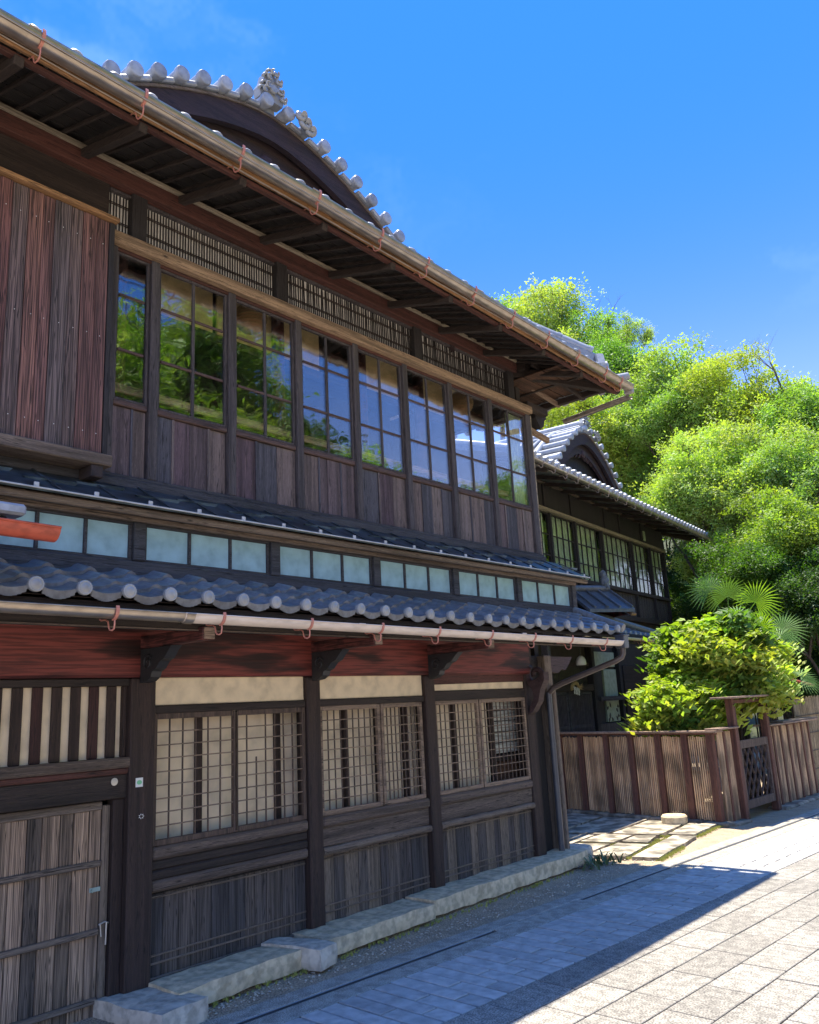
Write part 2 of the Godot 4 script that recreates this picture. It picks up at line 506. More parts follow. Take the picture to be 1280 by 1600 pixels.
# half-round rain gutter along points (its mouth up)
func gutter_mesh(pts: Array, r: float) -> ArrayMesh:
	var b := Mb.new()
	var m := pts.size()
	var side := 10
	var pr := []
	for k in side + 1:
		var a := PI + PI * k / side
		pr.append(Vector2(cos(a), sin(a)))
	for i in m - 1:
		var d: Vector3 = (pts[i + 1] - pts[i]).normalized()
		var x := Vector3.UP.cross(d).normalized()
		for k in side:
			for q in [[r, 1.0], [r * 0.93, -1.0]]:
				var P := []
				var N := []
				for c in [[i, k], [i + 1, k], [i + 1, k + 1], [i, k + 1]]:
					var o: Vector3 = x * pr[c[1]].x + Vector3.UP * pr[c[1]].y
					P.append(pts[c[0]] + o * q[0])
					N.append(o * q[1])
				b.t3(P[0], P[1], P[2], N[0], N[1], N[2])
				b.t3(P[0], P[2], P[3], N[0], N[2], N[3])
		for s in [-1.0, 1.0]:
			b.quad(pts[i] + x * s * r, pts[i + 1] + x * s * r, pts[i + 1] + x * s * r * 0.93, pts[i] + x * s * r * 0.93, Vector3.UP)
	for i in range(1, m):                      # rolled front bead
		pass
	var d0: Vector3 = (pts[1] - pts[0]).normalized()
	var x0 := Vector3.UP.cross(d0).normalized()
	for s in [-1.0, 1.0]:
		b.tube([pts[0] + x0 * s * r, pts[m - 1] + x0 * s * r], [r * 0.10], 6)
	for k in side:                             # end cap
		var e: Vector3 = pts[m - 1]
		b.tri(e, e + (x0 * pr[k].x + Vector3.UP * pr[k].y) * r, e + (x0 * pr[k + 1].x + Vector3.UP * pr[k + 1].y) * r, d0)
	return b.mesh()

# S-shaped gutter bracket in the plane across a gutter of radius r; x is along the gutter, z to the street
func hook_mesh(r: float) -> ArrayMesh:
	var key := "hook%.3f" % r
	if not cache.has(key):
		var b := Mb.new()
		var p := []
		for q in [[-0.17, -0.72], [-0.15, -0.86], [-0.09, -0.90], [-0.055, -1.15], [-0.045, -1.75], [-0.03, -2.05], [0.0, -2.15], [0.025, -2.0], [0.032, -1.5], [0.03, -1.06]]:
			p.append(Vector3(0.0, q[1] * r, q[0] * r / 0.065))
		b.tube(p, [0.006], 6)
		var st := []
		for k in 9:
			var a := deg_to_rad(-80.0 + 100.0 * k / 8)
			st.append(Vector3(0, sin(a) * (r + 0.005), cos(a) * (r + 0.005)))
		for k in 8:
			var o: Vector3 = (st[k] + st[k + 1]) * 0.5
			var w := Vector3(0.011, 0, 0)
			var t := o.normalized() * 0.004
			b.quad(st[k] - w + t, st[k + 1] - w + t, st[k + 1] + w + t, st[k] + w + t, o)
			b.quad(st[k] - w - t, st[k + 1] - w - t, st[k + 1] + w - t, st[k] + w - t, -o)
			for s in [-1.0, 1.0]:
				b.quad(st[k] + w * s - t, st[k + 1] + w * s - t, st[k + 1] + w * s + t, st[k] + w * s + t, Vector3(s, 0, 0))
		cache[key] = b.mesh()
	return cache[key]

# y of the gable curve at offset u from its peak
func arch(u: float, hw: float, drop: float) -> float:
	return -drop * pow(absf(u) / hw, 1.65)

# a gabled roof that looks to +z: bargeboards, carved pendant, verge tiles, rolls, ridge and ridge-end ornament
func gable(parent: Node3D, at: Vector3, hw: float, drop: float, reach: float, nt: int, back: float, rr: float) -> void:
	var g := Node3D.new()
	var fn := noise(3, 0.5, 2)
	var deck := Mb.new()
	var steps := 24
	for i in steps:
		var u0: float = lerpf(-reach, reach, float(i) / steps)
		var u1: float = lerpf(-reach, reach, float(i + 1) / steps)
		var a := Vector3(u0, arch(u0, hw, drop), 0)
		var b := Vector3(u1, arch(u1, hw, drop), 0)
		var bk := Vector3(0, 0, -back)
		var dn := Vector3(0, -0.07, 0)
		deck.quad(a, b, b + bk, a + bk, Vector3.UP)
		deck.quad(a + dn, b + dn, b + bk + dn, a + bk + dn, Vector3.DOWN)
		deck.quad(a, b, b + dn, a + dn, Vector3.BACK)
	var root := obj("gable_roof", parent, deck.mesh(), M.tile_1, Transform3D(Basis(), at))
	g.free()
	# verge tiles lie across the edge, their round ends to the street
	var arc := [0.0]
	var us := [0.0]
	var s := 0.0
	var prev := Vector2(0, 0)
	for i in range(1, 400):
		var u := reach * i / 399.0
		var q := Vector2(u, arch(u, hw, drop))
		s += q.distance_to(prev)
		prev = q
		arc.append(s)
		us.append(u)
	var pitch: float = s / (nt - 0.5)
	for sg in [-1.0, 1.0]:
		for k in nt:
			var want := pitch * (k + 0.55)
			var j := 0
			while j < 398 and arc[j] < want:
				j += 1
			var u: float = us[j] * sg
			var sl := (arch(u + 0.01, hw, drop) - arch(u - 0.01, hw, drop)) / 0.02
			obj("verge_tile", root, roll_mesh(rr, 0.62), M["tile_pale_%d" % (k % 4)], Transform3D(Basis(Vector3.BACK, atan(sl)), Vector3(u, arch(u, hw, drop) + rr * 0.75, 0.10)))
			# the flat tile between two round ones
			var want2 := pitch * (k + 1.05)
			j = 0
			while j < 398 and arc[j] < want2:
				j += 1
			var u2: float = us[j] * sg
			var sl2 := (arch(u2 + 0.01, hw, drop) - arch(u2 - 0.01, hw, drop)) / 0.02
			obj("verge_pan", root, box_mesh(Vector3(pitch * 0.6, 0.05, 0.62), 0.012), M["tile_pale_%d" % ((k + 1) % 4)], Transform3D(Basis(Vector3.BACK, atan(sl2)), Vector3(u2, arch(u2, hw, drop) + 0.0, -0.245)))
		# descending ridge behind the verge, then rolls running down the slope
		for q in range(0, int((back - 0.8) / 0.3) + 1):
			var pts := []
			for i in 13:
				var u3: float = sg * lerpf(0.12, reach, i / 12.0)
				pts.append(Vector3(u3, arch(u3, hw, drop) + (0.07 if q == 0 else 0.03), -0.62 - 0.3 * q))
			var tb := Mb.new()
			tb.tube(pts, [0.085 if q == 0 else 0.05], 10)
			obj("descending_ridge" if q == 0 else "tile_roll", root, tb.mesh(), M["tile_pale_%d" % (q % 4)])
	# ridge
	bx("ridge", root, M.tile_pale_0, Vector3(-0.10, 0.02, -back), Vector3(0.10, 0.20, -0.05), 0.03)
	obj("ridge_roll", root, roll_mesh(rr * 1.1, back), M.tile_pale_2, Transform3D(Basis(), Vector3(0, 0.25, -0.02)))
	# ridge-end ornament: curling waves round a disc
	var orn := Mb.new()
	orn.prism(PackedVector2Array([Vector2(-0.22, -0.05), Vector2(0.22, -0.05), Vector2(0.25, 0.10), Vector2(0.17, 0.26), Vector2(0.13, 0.44), Vector2(0.0, 0.52), Vector2(-0.13, 0.44), Vector2(-0.17, 0.26), Vector2(-0.25, 0.10)]), -0.06, 0.06, Transform3D(Basis(), Vector3(0, 0.04, 0.06)))
	for sg in [-1.0, 1.0]:
		for w in [[0.14, 0.16, 0.085], [0.11, 0.34, 0.075], [0.20, 0.04, 0.07], [0.05, 0.47, 0.06]]:
			var sp := []
			var rd := []
			for k in 15:
				var a := k * 0.62
				var r2: float = w[2] * (1.0 - k / 17.0)
				sp.append(Vector3(sg * (w[0] + cos(a) * r2), w[1] + 0.04 + sin(a) * r2, 0.13 + 0.006 * k))
				rd.append(0.026 - 0.001 * k)
			orn.tube(sp, rd, 7)
	orn.lathe([Vector2(0.075, 0), Vector2(0.085, 0.03), Vector2(0.07, 0.05), Vector2(0, 0.055)], 16, Transform3D(Basis(Vector3.RIGHT, PI / 2), Vector3(0, 0.20, 0.12)))
	obj("ridge_end_ornament", root, orn.mesh(), M.tile_face, Transform3D(Basis().scaled(Vector3(0.68, 0.62, 0.9)), Vector3(-0.06, 0.10, -0.04)))
	# small scroll tile hung on the verge right below the peak
	var sc := Mb.new()
	for w in [[0.0, 0.0, 0.08], [0.07, -0.06, 0.065], [-0.06, 0.06, 0.06]]:
		var sp := []
		for k in 13:
			var a := k * 0.65 + 1.0
			var r3: float = w[2] * (1.0 - k / 15.0)
			sp.append(Vector3(w[0] + cos(a) * r3, w[1] + sin(a) * r3, 0.02 + 0.008 * k))
		sc.tube(sp, [0.03], 7)
	var us0 := hw * 0.17
	obj("scroll_tile", root, sc.mesh(), M.tile_face, Transform3D(Basis(), Vector3(us0, arch(us0, hw, drop) + 0.0, 0.12)))
	# bargeboards: outer and inner, and the dark field of the gable
	for lay in [[0.075, 0.30, 0.02, "bargeboard", "hafu"], [0.24, 0.52, -0.10, "inner_bargeboard", "hafu"]]:
		for sg in [-1.0, 1.0]:
			var poly := PackedVector2Array()
			for i in 15:
				var u: float = sg * reach * i / 14.0
				poly.append(Vector2(u, arch(u, hw, drop) - lay[0]))
			for i in 15:
				var u: float = sg * reach * (14 - i) / 14.0
				poly.append(Vector2(u, arch(u, hw, drop) - lay[1] - 0.05 * (1.0 - absf(u) / reach)))
			var pb := Mb.new()
			pb.prism(poly, lay[2] - 0.07, lay[2])
			obj(lay[3], root, pb.mesh(), M[lay[4]])
	var fld := PackedVector2Array()
	for i in 21:
		var u: float = lerpf(-reach, reach, i / 20.0)
		fld.append(Vector2(u, arch(u, hw, drop) - 0.2))
	fld.append(Vector2(reach, -drop * 1.9 - 0.3))
	fld.append(Vector2(-reach, -drop * 1.9 - 0.3))
	var fb := Mb.new()
	fb.prism(fld, -0.34, -0.28)
	obj("gable_field", root, fb.mesh(), M.dark_y)
	# thin pale edge strip under the tiles
	var strip := Mb.new()
	for i in 28:
		var u0: float = lerpf(-reach, reach, i / 28.0)
		var u1: float = lerpf(-reach, reach, (i + 1) / 28.0)
		strip.bar(Vector3(u0, arch(u0, hw, drop) - 0.06, 0.015), Vector3(u1, arch(u1, hw, drop) - 0.06, 0.015), 0.05, 0.028)
	obj("verge_strip", root, strip.mesh(), M.grey_x)
	# carved pendant: rolling waves to either side of a boss
	var cv := Mb.new()
	cv.lathe([Vector2(0.10, -0.04), Vector2(0.11, 0.03), Vector2(0.07, 0.07), Vector2(0.0, 0.08)], 6, Transform3D(Basis(Vector3.RIGHT, PI / 2), Vector3(0, -0.55, -0.14)))
	for sg in [-1.0, 1.0]:
		for w in 5:
			var r4: float = 0.13 - 0.014 * w
			var c := Vector3(sg * (0.20 + 0.19 * w), -0.55 - 0.012 * w * w - 0.02 * w, -0.16)
			for ring in 3:
				var sp := []
				for k in 12:
					var a := k * 0.42 + 0.3
					var r5: float = r4 * (1.0 - ring * 0.28)
					sp.append(c + Vector3(sg * cos(a) * r5, sin(a) * r5, 0.02 * ring))
				cv.tube(sp, [0.020], 6)
	obj("carved_pendant", root, cv.mesh(), M.carved)

# ---------------------------------------------------------------- the near building
const RX := 9.85            # its right-hand end
var inn: Node3D

# how far the old upper eave has sagged
func sag(x: float) -> float:
	return -0.030 * maxf(0.0, x - 4.5)

func near_building() -> void:
	inn = thing("wooden_inn", "long two-storey dark timber inn nearest the street, with glazed upper gallery and arched roof gable", "building")
	ground_floor()
	clerestory_and_low_roof()
	upper_floor()
	upper_roof()
	interior()

func lattice_window(x0: float, x1: float, nv: int, nh: int, skip: Array, pale: bool) -> void:
	var fr := Mb.new()
	var y0 := 0.93
	var y1 := 1.92
	var w := 0.04
	var zc := 0.0
	for x in [x0 + w / 2, x1 - w / 2]:
		fr.cbox(Vector3(x, (y0 + y1) / 2, zc), Vector3(w, y1 - y0, 0.04), Basis(), 0.004)
	for y in [y0 + 0.02, y1 - 0.02]:
		fr.cbox(Vector3((x0 + x1) / 2, y, zc), Vector3(x1 - x0 - 2 * w - 0.002, 0.045, 0.038), Basis(), 0.004)
	var o := obj("lattice_window", inn, fr.mesh(), M.lattice_pale if pale else M.lattice)
	var gx := (x1 - x0 - 2 * w) / (nv + 1)
	for i in nv:
		if skip.has(i):
			# a broken bar: only its lower part is left
			bx("upright_bar", o, M.lattice, Vector3(x0 + w + gx * (i + 1) - 0.006, y0 + 0.04, -0.008), Vector3(x0 + w + gx * (i + 1) + 0.006, y0 + 0.04 + 0.2 + 0.35 * (i % 2), 0.004), 0.002)
			continue
		var b := bx("upright_bar", o, M.lattice, Vector3(x0 + w + gx * (i + 1) - 0.006, y0 + 0.04, -0.008), Vector3(x0 + w + gx * (i + 1) + 0.006, y1 - 0.04, 0.004), 0.002)
		b.rotation.z = rng.randf_range(-0.006, 0.006)
	var gy := (y1 - y0 - 0.08) / (nh + 1)
	for j in nh:
		var yy := y0 + 0.04 + gy * (j + 1)
		bx("cross_bar", o, M.lattice_pale, Vector3(x0 + w, yy - 0.005, 0.005), Vector3(x1 - w, yy + 0.005, 0.013), 0.002)

func ground_floor() -> void:
	# posts
	bx("door_post", inn, M.post, Vector3(3.56, -0.10, -0.16), Vector3(3.775, 2.20, 0.06), 0.010)
	bx("post", inn, M.post, Vector3(5.385, -0.02, -0.12), Vector3(5.555, 2.20, 0.05), 0.010)
	bx("post", inn, M.post, Vector3(7.11, 0.0, -0.12), Vector3(7.275, 2.20, 0.05), 0.010)
	bx("corner_post", inn, M.post, Vector3(9.10, 0.0, -0.14), Vector3(9.30, 2.55, 0.03), 0.010)
	bx("corner_pillar", inn, M.grey_y, Vector3(9.62, -0.02, -0.16), Vector3(9.80, 2.45, 0.02), 0.012)
	bx("corner_infill", inn, M.dark_y, Vector3(9.30, 0.0, -0.16), Vector3(9.62, 2.45, -0.08), 0.004)
	# the wall runs on past the left edge of the picture
	bx("left_wall", inn, M.dark_y, Vector3(-1.6, -0.1, -0.22), Vector3(2.0, 2.2, -0.1), 0.004)
	bx("side_wall", inn, M.wall_dark, Vector3(9.70, -0.1, -4.6), Vector3(9.80, 3.0, -0.17), 0.004)
	bx("back_wall", inn, M.wall_dark, Vector3(-1.6, -0.1, -4.7), Vector3(9.8, 6.8, -4.62), 0.004)
	bx("left_end_wall", inn, M.wall_dark, Vector3(-1.68, -0.1, -4.6), Vector3(-1.6, 6.8, 0.0), 0.004)
	# slatted panel above the door
	bx("head_rail", inn, M.dark_x, Vector3(1.2, 2.145, -0.04), Vector3(3.56, 2.20, 0.03))
	bx("door_backing", inn, M.paper, Vector3(1.2, 1.58, -0.10), Vector3(3.56, 2.145, -0.052), 0.002)
	var x := 3.48
	var g := 0
	while x > 1.3:
		bx("slat", inn, M.post if g % 3 != 1 else M.post_red, Vector3(x - 0.076, 1.613, -0.045), Vector3(x, 2.144, -0.020), 0.004)
		x -= 0.1445
		g += 1
	bx("slat", inn, M.post, Vector3(3.53, 1.613, -0.055), Vector3(3.558, 2.144, 0.0), 0.004)
	bx("door_sill_rail", inn, M.rail_x, Vector3(1.2, 1.535, -0.08), Vector3(3.575, 1.612, 0.055), 0.014)
	bx("door_sill_rail", inn, M.plate_x, Vector3(1.2, 1.49, -0.08), Vector3(3.57, 1.533, 0.035), 0.008)
	bx("door_lintel", inn, M.dark_x, Vector3(1.2, 1.315, -0.08), Vector3(3.565, 1.488, 0.02), 0.008)
	bx("door_jamb", inn, M.post, Vector3(3.47, -0.16, -0.10), Vector3(3.558, 1.313, 0.0), 0.006)
	# boarded door
	var d := bx("door", inn, M.dark_y, Vector3(1.6, -0.16, -0.12), Vector3(3.38, 1.25, -0.075), 0.003)
	bx("door_stile", d, M.grey_y, Vector3.ZERO, Vector3(0.06, 1.43, 0.05), 0.006).position = Vector3(3.435, 0.56, -0.06) - d.position
	bx("door_top_rail", d, M.grey_x, Vector3.ZERO, Vector3(1.80, 0.06, 0.05), 0.006).position = Vector3(2.50, 1.275, -0.06) - d.position
	var ex := [1.62, 1.75, 1.86, 2.0, 2.13, 2.25, 2.37, 2.50, 2.62, 2.735, 2.85, 2.955, 3.085, 3.19, 3.305, 3.40]
	for i in ex.size() - 1:
		var bd := bx("board", d, M["door_%d" % ([0, 1, 2, 3, 4, 1, 0, 3, 2, 0, 1, 2, 3, 4, 2][i])], Vector3.ZERO, Vector3(ex[i + 1] - ex[i] - 0.006, 1.40, 0.02), 0.003)
		bd.position = Vector3((ex[i] + ex[i + 1]) / 2, 0.545, -0.062 + 0.003 * (i % 3)) - d.position
	for y in [0.875, 0.415, -0.035]:
		bx("batten", d, M.grey_x, Vector3.ZERO, Vector3(1.79, 0.042, 0.03), 0.006).position = Vector3(2.50, y, -0.035) - d.position
	var la := Mb.new()
	la.cbox(Vector3(0, 0, 0), Vector3(0.085, 0.03, 0.006))
	la.tube([Vector3(-0.03, 0, 0.004), Vector3(-0.03, 0.012, 0.02), Vector3(-0.03, -0.012, 0.02), Vector3(-0.03, -0.01, 0.004)], [0.005], 6)
	obj("latch", d, la.mesh(), M.verdigris).position = Vector3(3.36, 0.70, -0.036) - d.position
	var lk := Mb.new()
	lk.tube([Vector3(-0.04, 0.02, 0), Vector3(0, 0.035, 0.012), Vector3(0.035, 0.02, 0.0)], [0.006], 6)
	lk.tube([Vector3(-0.03, 0.02, 0.004), Vector3(-0.025, -0.06, 0.01)], [0.005], 6)
	lk.tube([Vector3(0.015, 0.03, 0.008), Vector3(0.012, -0.12, 0.01)], [0.007], 6)
	obj("padlock_hasp", d, lk.mesh(), M.steel).position = Vector3(3.43, 0.44, -0.02) - d.position
	# metal plate, print and door number on lintel and post
	var pl := Mb.new()
	pl.lathe([Vector2(0.028, 0), Vector2(0.028, 0.006), Vector2(0.0, 0.008)], 16, Transform3D(Basis(Vector3.RIGHT, PI / 2), Vector3.ZERO))
	obj("round_plate", inn, pl.mesh(), M.steel, Transform3D(Basis(), Vector3(3.455, 1.44, 0.021)))
	var sk := bx("sticker", inn, M.white, Vector3(3.61, 1.385, 0.061), Vector3(3.672, 1.452, 0.063), 0.0005)
	var sp := Mb.new()
	sp.lathe([Vector2(0.022, 0.0), Vector2(0.022, 0.0008), Vector2(0.0, 0.0009)], 16, Transform3D(Basis(Vector3.RIGHT, PI / 2).scaled_local(Vector3(1.0, 1, 0.75)), Vector3(0, 0, 0.0012)))
	obj("green_print", sk, sp.mesh(), M.green_print)
	var sq := Mb.new()
	for k in 7:
		var a := k * 0.9
		sq.cbox(Vector3(cos(a) * 0.018, sin(a) * 0.014, 0.001), Vector3(0.010, 0.006, 0.001), Basis(Vector3.BACK, a))
	obj("worn_sticker", inn, sq.mesh(), M.white, Transform3D(Basis(), Vector3(3.665, 1.17, 0.0615)))
	# three bays: sill beams, boarded skirting, lattice, plaster
	var bays := [[3.775, 5.385], [5.555, 7.11], [7.275, 9.10]]
	for k in 3:
		var x0: float = bays[k][0] + 0.002
		var x1: float = bays[k][1] - 0.002
		bx("window_sill", inn, M.rail_x, Vector3(x0, 0.83, -0.10), Vector3(x1, 0.925, 0.045), 0.02)
		if k == 0:
			bx("sill_board", inn, M.dark_x, Vector3(x0, 0.755, -0.1), Vector3(x1, 0.828, 0.02), 0.012)
			bx("sill_board", inn, M.dark_x, Vector3(x0, 0.685, -0.1), Vector3(x1, 0.753, 0.025), 0.012)
			bx("skirting_rail", inn, M.rail_x, Vector3(x0, 0.60, -0.1), Vector3(x1, 0.683, 0.035), 0.02)
		else:
			bx("sill_board", inn, M.rail_x, Vector3(x0, 0.66, -0.1), Vector3(x1, 0.828, 0.012), 0.008)
			var lg := Mb.new()
			var pts := []
			for i in 13:
				pts.append(Vector3(lerpf(x0, x1, i / 12.0), 0.622 + rng.randf_range(-0.006, 0.006), 0.01))
			lg.tube(pts, [0.042, 0.037, 0.04, 0.036, 0.041, 0.038], 10)
			obj("skirting_rail", inn, lg.mesh(), M.grey_x)
		var sk0 := bx("skirting", inn, M.dark_y, Vector3(x0, -0.02, -0.09), Vector3(x1, 0.60, -0.05), 0.002)
		var bxn := x0
		while bxn < x1 - 0.02:
			var wd := minf(rng.randf_range(0.10, 0.19), x1 - bxn)
			if x1 - bxn - wd < 0.06:
				wd = x1 - bxn
			var bo := bx("board", sk0, (pick("skirt", 4) if k == 0 or rng.randf() < 0.55 else M["grey_y"]), Vector3.ZERO, Vector3(wd - 0.003, 0.585, 0.022), 0.003)
			bo.position = Vector3(bxn + wd / 2, 0.285, -0.038 + rng.randf_range(-0.004, 0.003)) - sk0.position
			bxn += wd
		for y in [0.555, 0.152, 0.092]:
			var bt := bx("thin_batten", sk0, M.grey_x, Vector3.ZERO, Vector3(x1 - x0 - 0.01, 0.014, 0.010), 0.003)
			bt.position = Vector3((x0 + x1) / 2, y, -0.020) - sk0.position
			bt.rotation.z = rng.randf_range(-0.004, 0.004)
		bx("ground_sill", inn, M.grey_x, Vector3(x0, -0.03, -0.14), Vector3(x1, 0.0, -0.01), 0.004)
		# head of the windows, plaster and the small beam in the last bay
		bx("window_head", inn, M.dark_x, Vector3(x0, 1.922, -0.10), Vector3(x1, 1.985 if k < 2 else 2.03, 0.028), 0.008)
		if k < 2:
			bx("plaster_panel", inn, M.plaster, Vector3(x0, 1.987, -0.10), Vector3(x1, 2.205, 0.0), 0.003)
		else:
			bx("plaster_panel", inn, M.plaster, Vector3(x0, 2.032, -0.10), Vector3(x1, 2.115, 0.0), 0.003)
			var wb := Mb.new()
			wb.prism(PackedVector2Array([Vector2(x0, 2.10), Vector2(x1, 2.118), Vector2(x1, 2.21), Vector2(x0, 2.21)]), -0.1, 0.018)
			obj("filler_beam", inn, wb.mesh(), M.plate_x)
		# paper behind the lattice, dark uprights between
		pass
	bx("paper_screen", inn, M.paper, Vector3(3.70, 0.88, -0.23), Vector3(5.47, 2.0, -0.20), 0.002)
	bx("paper_screen", inn, M.paper, Vector3(5.48, 0.88, -0.23), Vector3(7.19, 2.0, -0.20), 0.002)
	bx("paper_screen", inn, M.paper, Vector3(7.20, 0.88, -0.23), Vector3(8.55, 2.0, -0.20), 0.002)
	for xx in [4.31, 5.17, 6.05, 6.52, 6.95, 7.82, 8.56]:
		bx("inner_upright", inn, M.post, Vector3(xx, 0.90, -0.198), Vector3(xx + 0.055, 1.99, -0.150), 0.004)
	# the last window gives onto a dark lobby with a grey boarded wall
	bx("lobby_wall", inn, M.wall_dark, Vector3(8.62, 0.90, -1.30), Vector3(9.69, 2.2, -1.26), 0.003)
	for k in 6:
		bx("lobby_board", inn, M.lobby, Vector3(8.66, 1.26 + 0.13 * k, -0.24), Vector3(9.68, 1.38 + 0.13 * k, -0.22), 0.004)
	bx("lobby_board", inn, M.soffit_side, Vector3(8.66, 0.88, -0.26), Vector3(9.68, 1.16, -0.24), 0.004)
	bx("inner_beam", inn, M.dark_x, Vector3(8.62, 1.17, -0.26), Vector3(9.68, 1.24, -0.20), 0.004)
	# sliding lattices, two in each bay; the left leaf stands a little behind
	lattice_window(3.78, 4.60, 5, 8, [], false)
	lattice_window(4.57, 5.38, 6, 8, [1], false)
	lattice_window(5.56, 6.40, 8, 9, [], true)
	lattice_window(6.42, 7.07, 8, 9, [], true)
	lattice_window(7.28, 8.10, 8, 9, [], true)
	lattice_window(8.12, 9.09, 10, 9, [], true)
	# the long red beam and its carved brackets
	var rb := Mb.new()
	rb.cbox(Vector3(4.1, 2.41, -0.01), Vector3(10.2, 0.41, 0.17), Basis(), 0.02)
	obj("red_beam", inn, rb.mesh(), M.beam_red)
	bx("upper_beam", inn, M.dark_x, Vector3(-1.0, 2.62, -0.08), Vector3(9.4, 2.95, 0.04), 0.006)
	for xp in [3.665, 5.47, 7.19]:
		bx("bracket_arm", inn, M.arm_red, Vector3(xp - 0.05, 2.425, 0.07), Vector3(xp + 0.05, 2.52, 0.90), 0.008)
		bx("arm_end", inn, M.lattice_pale, Vector3(xp - 0.045, 2.43, 0.902), Vector3(xp + 0.045, 2.515, 0.915), 0.004)
		var br := Mb.new()
		var prof := PackedVector2Array([Vector2(0.075, 2.42), Vector2(0.075, 2.16), Vector2(0.16, 2.17), Vector2(0.22, 2.20), Vector2(0.235, 2.24), Vector2(0.29, 2.26), Vector2(0.34, 2.31), Vector2(0.40, 2.33), Vector2(0.46, 2.39), Vector2(0.50, 2.42)])
		# the profile lies in the z-y plane
		br.prism(prof, xp - 0.045, xp + 0.045, Transform3D(Basis(Vector3.BACK, Vector3.UP, Vector3.RIGHT), Vector3.ZERO))
		var sw := []
		var rd := []
		for k in 18:
			var a := 0.5 + k * 0.5
			var r := 0.065 * (1.0 - k / 22.0)
			sw.append(Vector3(xp - 0.048, 2.31 + sin(a) * r, 0.18 + cos(a) * r))
			rd.append(0.009)
		br.tube(sw, rd, 6)
		obj("carved_bracket", inn, br.mesh(), M.iron)
	# scroll at the corner post
	var sc := Mb.new()
	var sp2 := []
	var rd2 := []
	for k in 30:
		var a := -2.2 - k * 0.26
		var r := 0.155 - 0.0042 * k
		sp2.append(Vector3(9.19, 2.19 + sin(-a) * r, 0.15 + cos(a) * r))
		rd2.append(0.052 - 0.0008 * k)
	sc.tube(sp2, rd2, 10)
	sc.prism(PackedVector2Array([Vector2(0.03, 2.10), Vector2(0.10, 2.02), Vector2(0.13, 1.92), Vector2(0.06, 1.80), Vector2(0.03, 1.70), Vector2(0.10, 1.74), Vector2(0.19, 1.86), Vector2(0.23, 2.00), Vector2(0.30, 2.12), Vector2(0.30, 2.22), Vector2(0.18, 2.14)]), 9.13, 9.25, Transform3D(Basis(Vector3.BACK, Vector3.UP, Vector3.RIGHT), Vector3.ZERO))
	obj("corner_scroll", inn, sc.mesh(), M.carved)
	var nose := Mb.new()
	var np := PackedVector2Array([Vector2(9.80, 2.24), Vector2(10.02, 2.22), Vector2(10.12, 2.27), Vector2(10.22, 2.26), Vector2(10.34, 2.36), Vector2(10.42, 2.44), Vector2(9.80, 2.44)])
	nose.prism(np, -0.14, -0.02)
	obj("beam_nose", inn, nose.mesh(), M.carved)

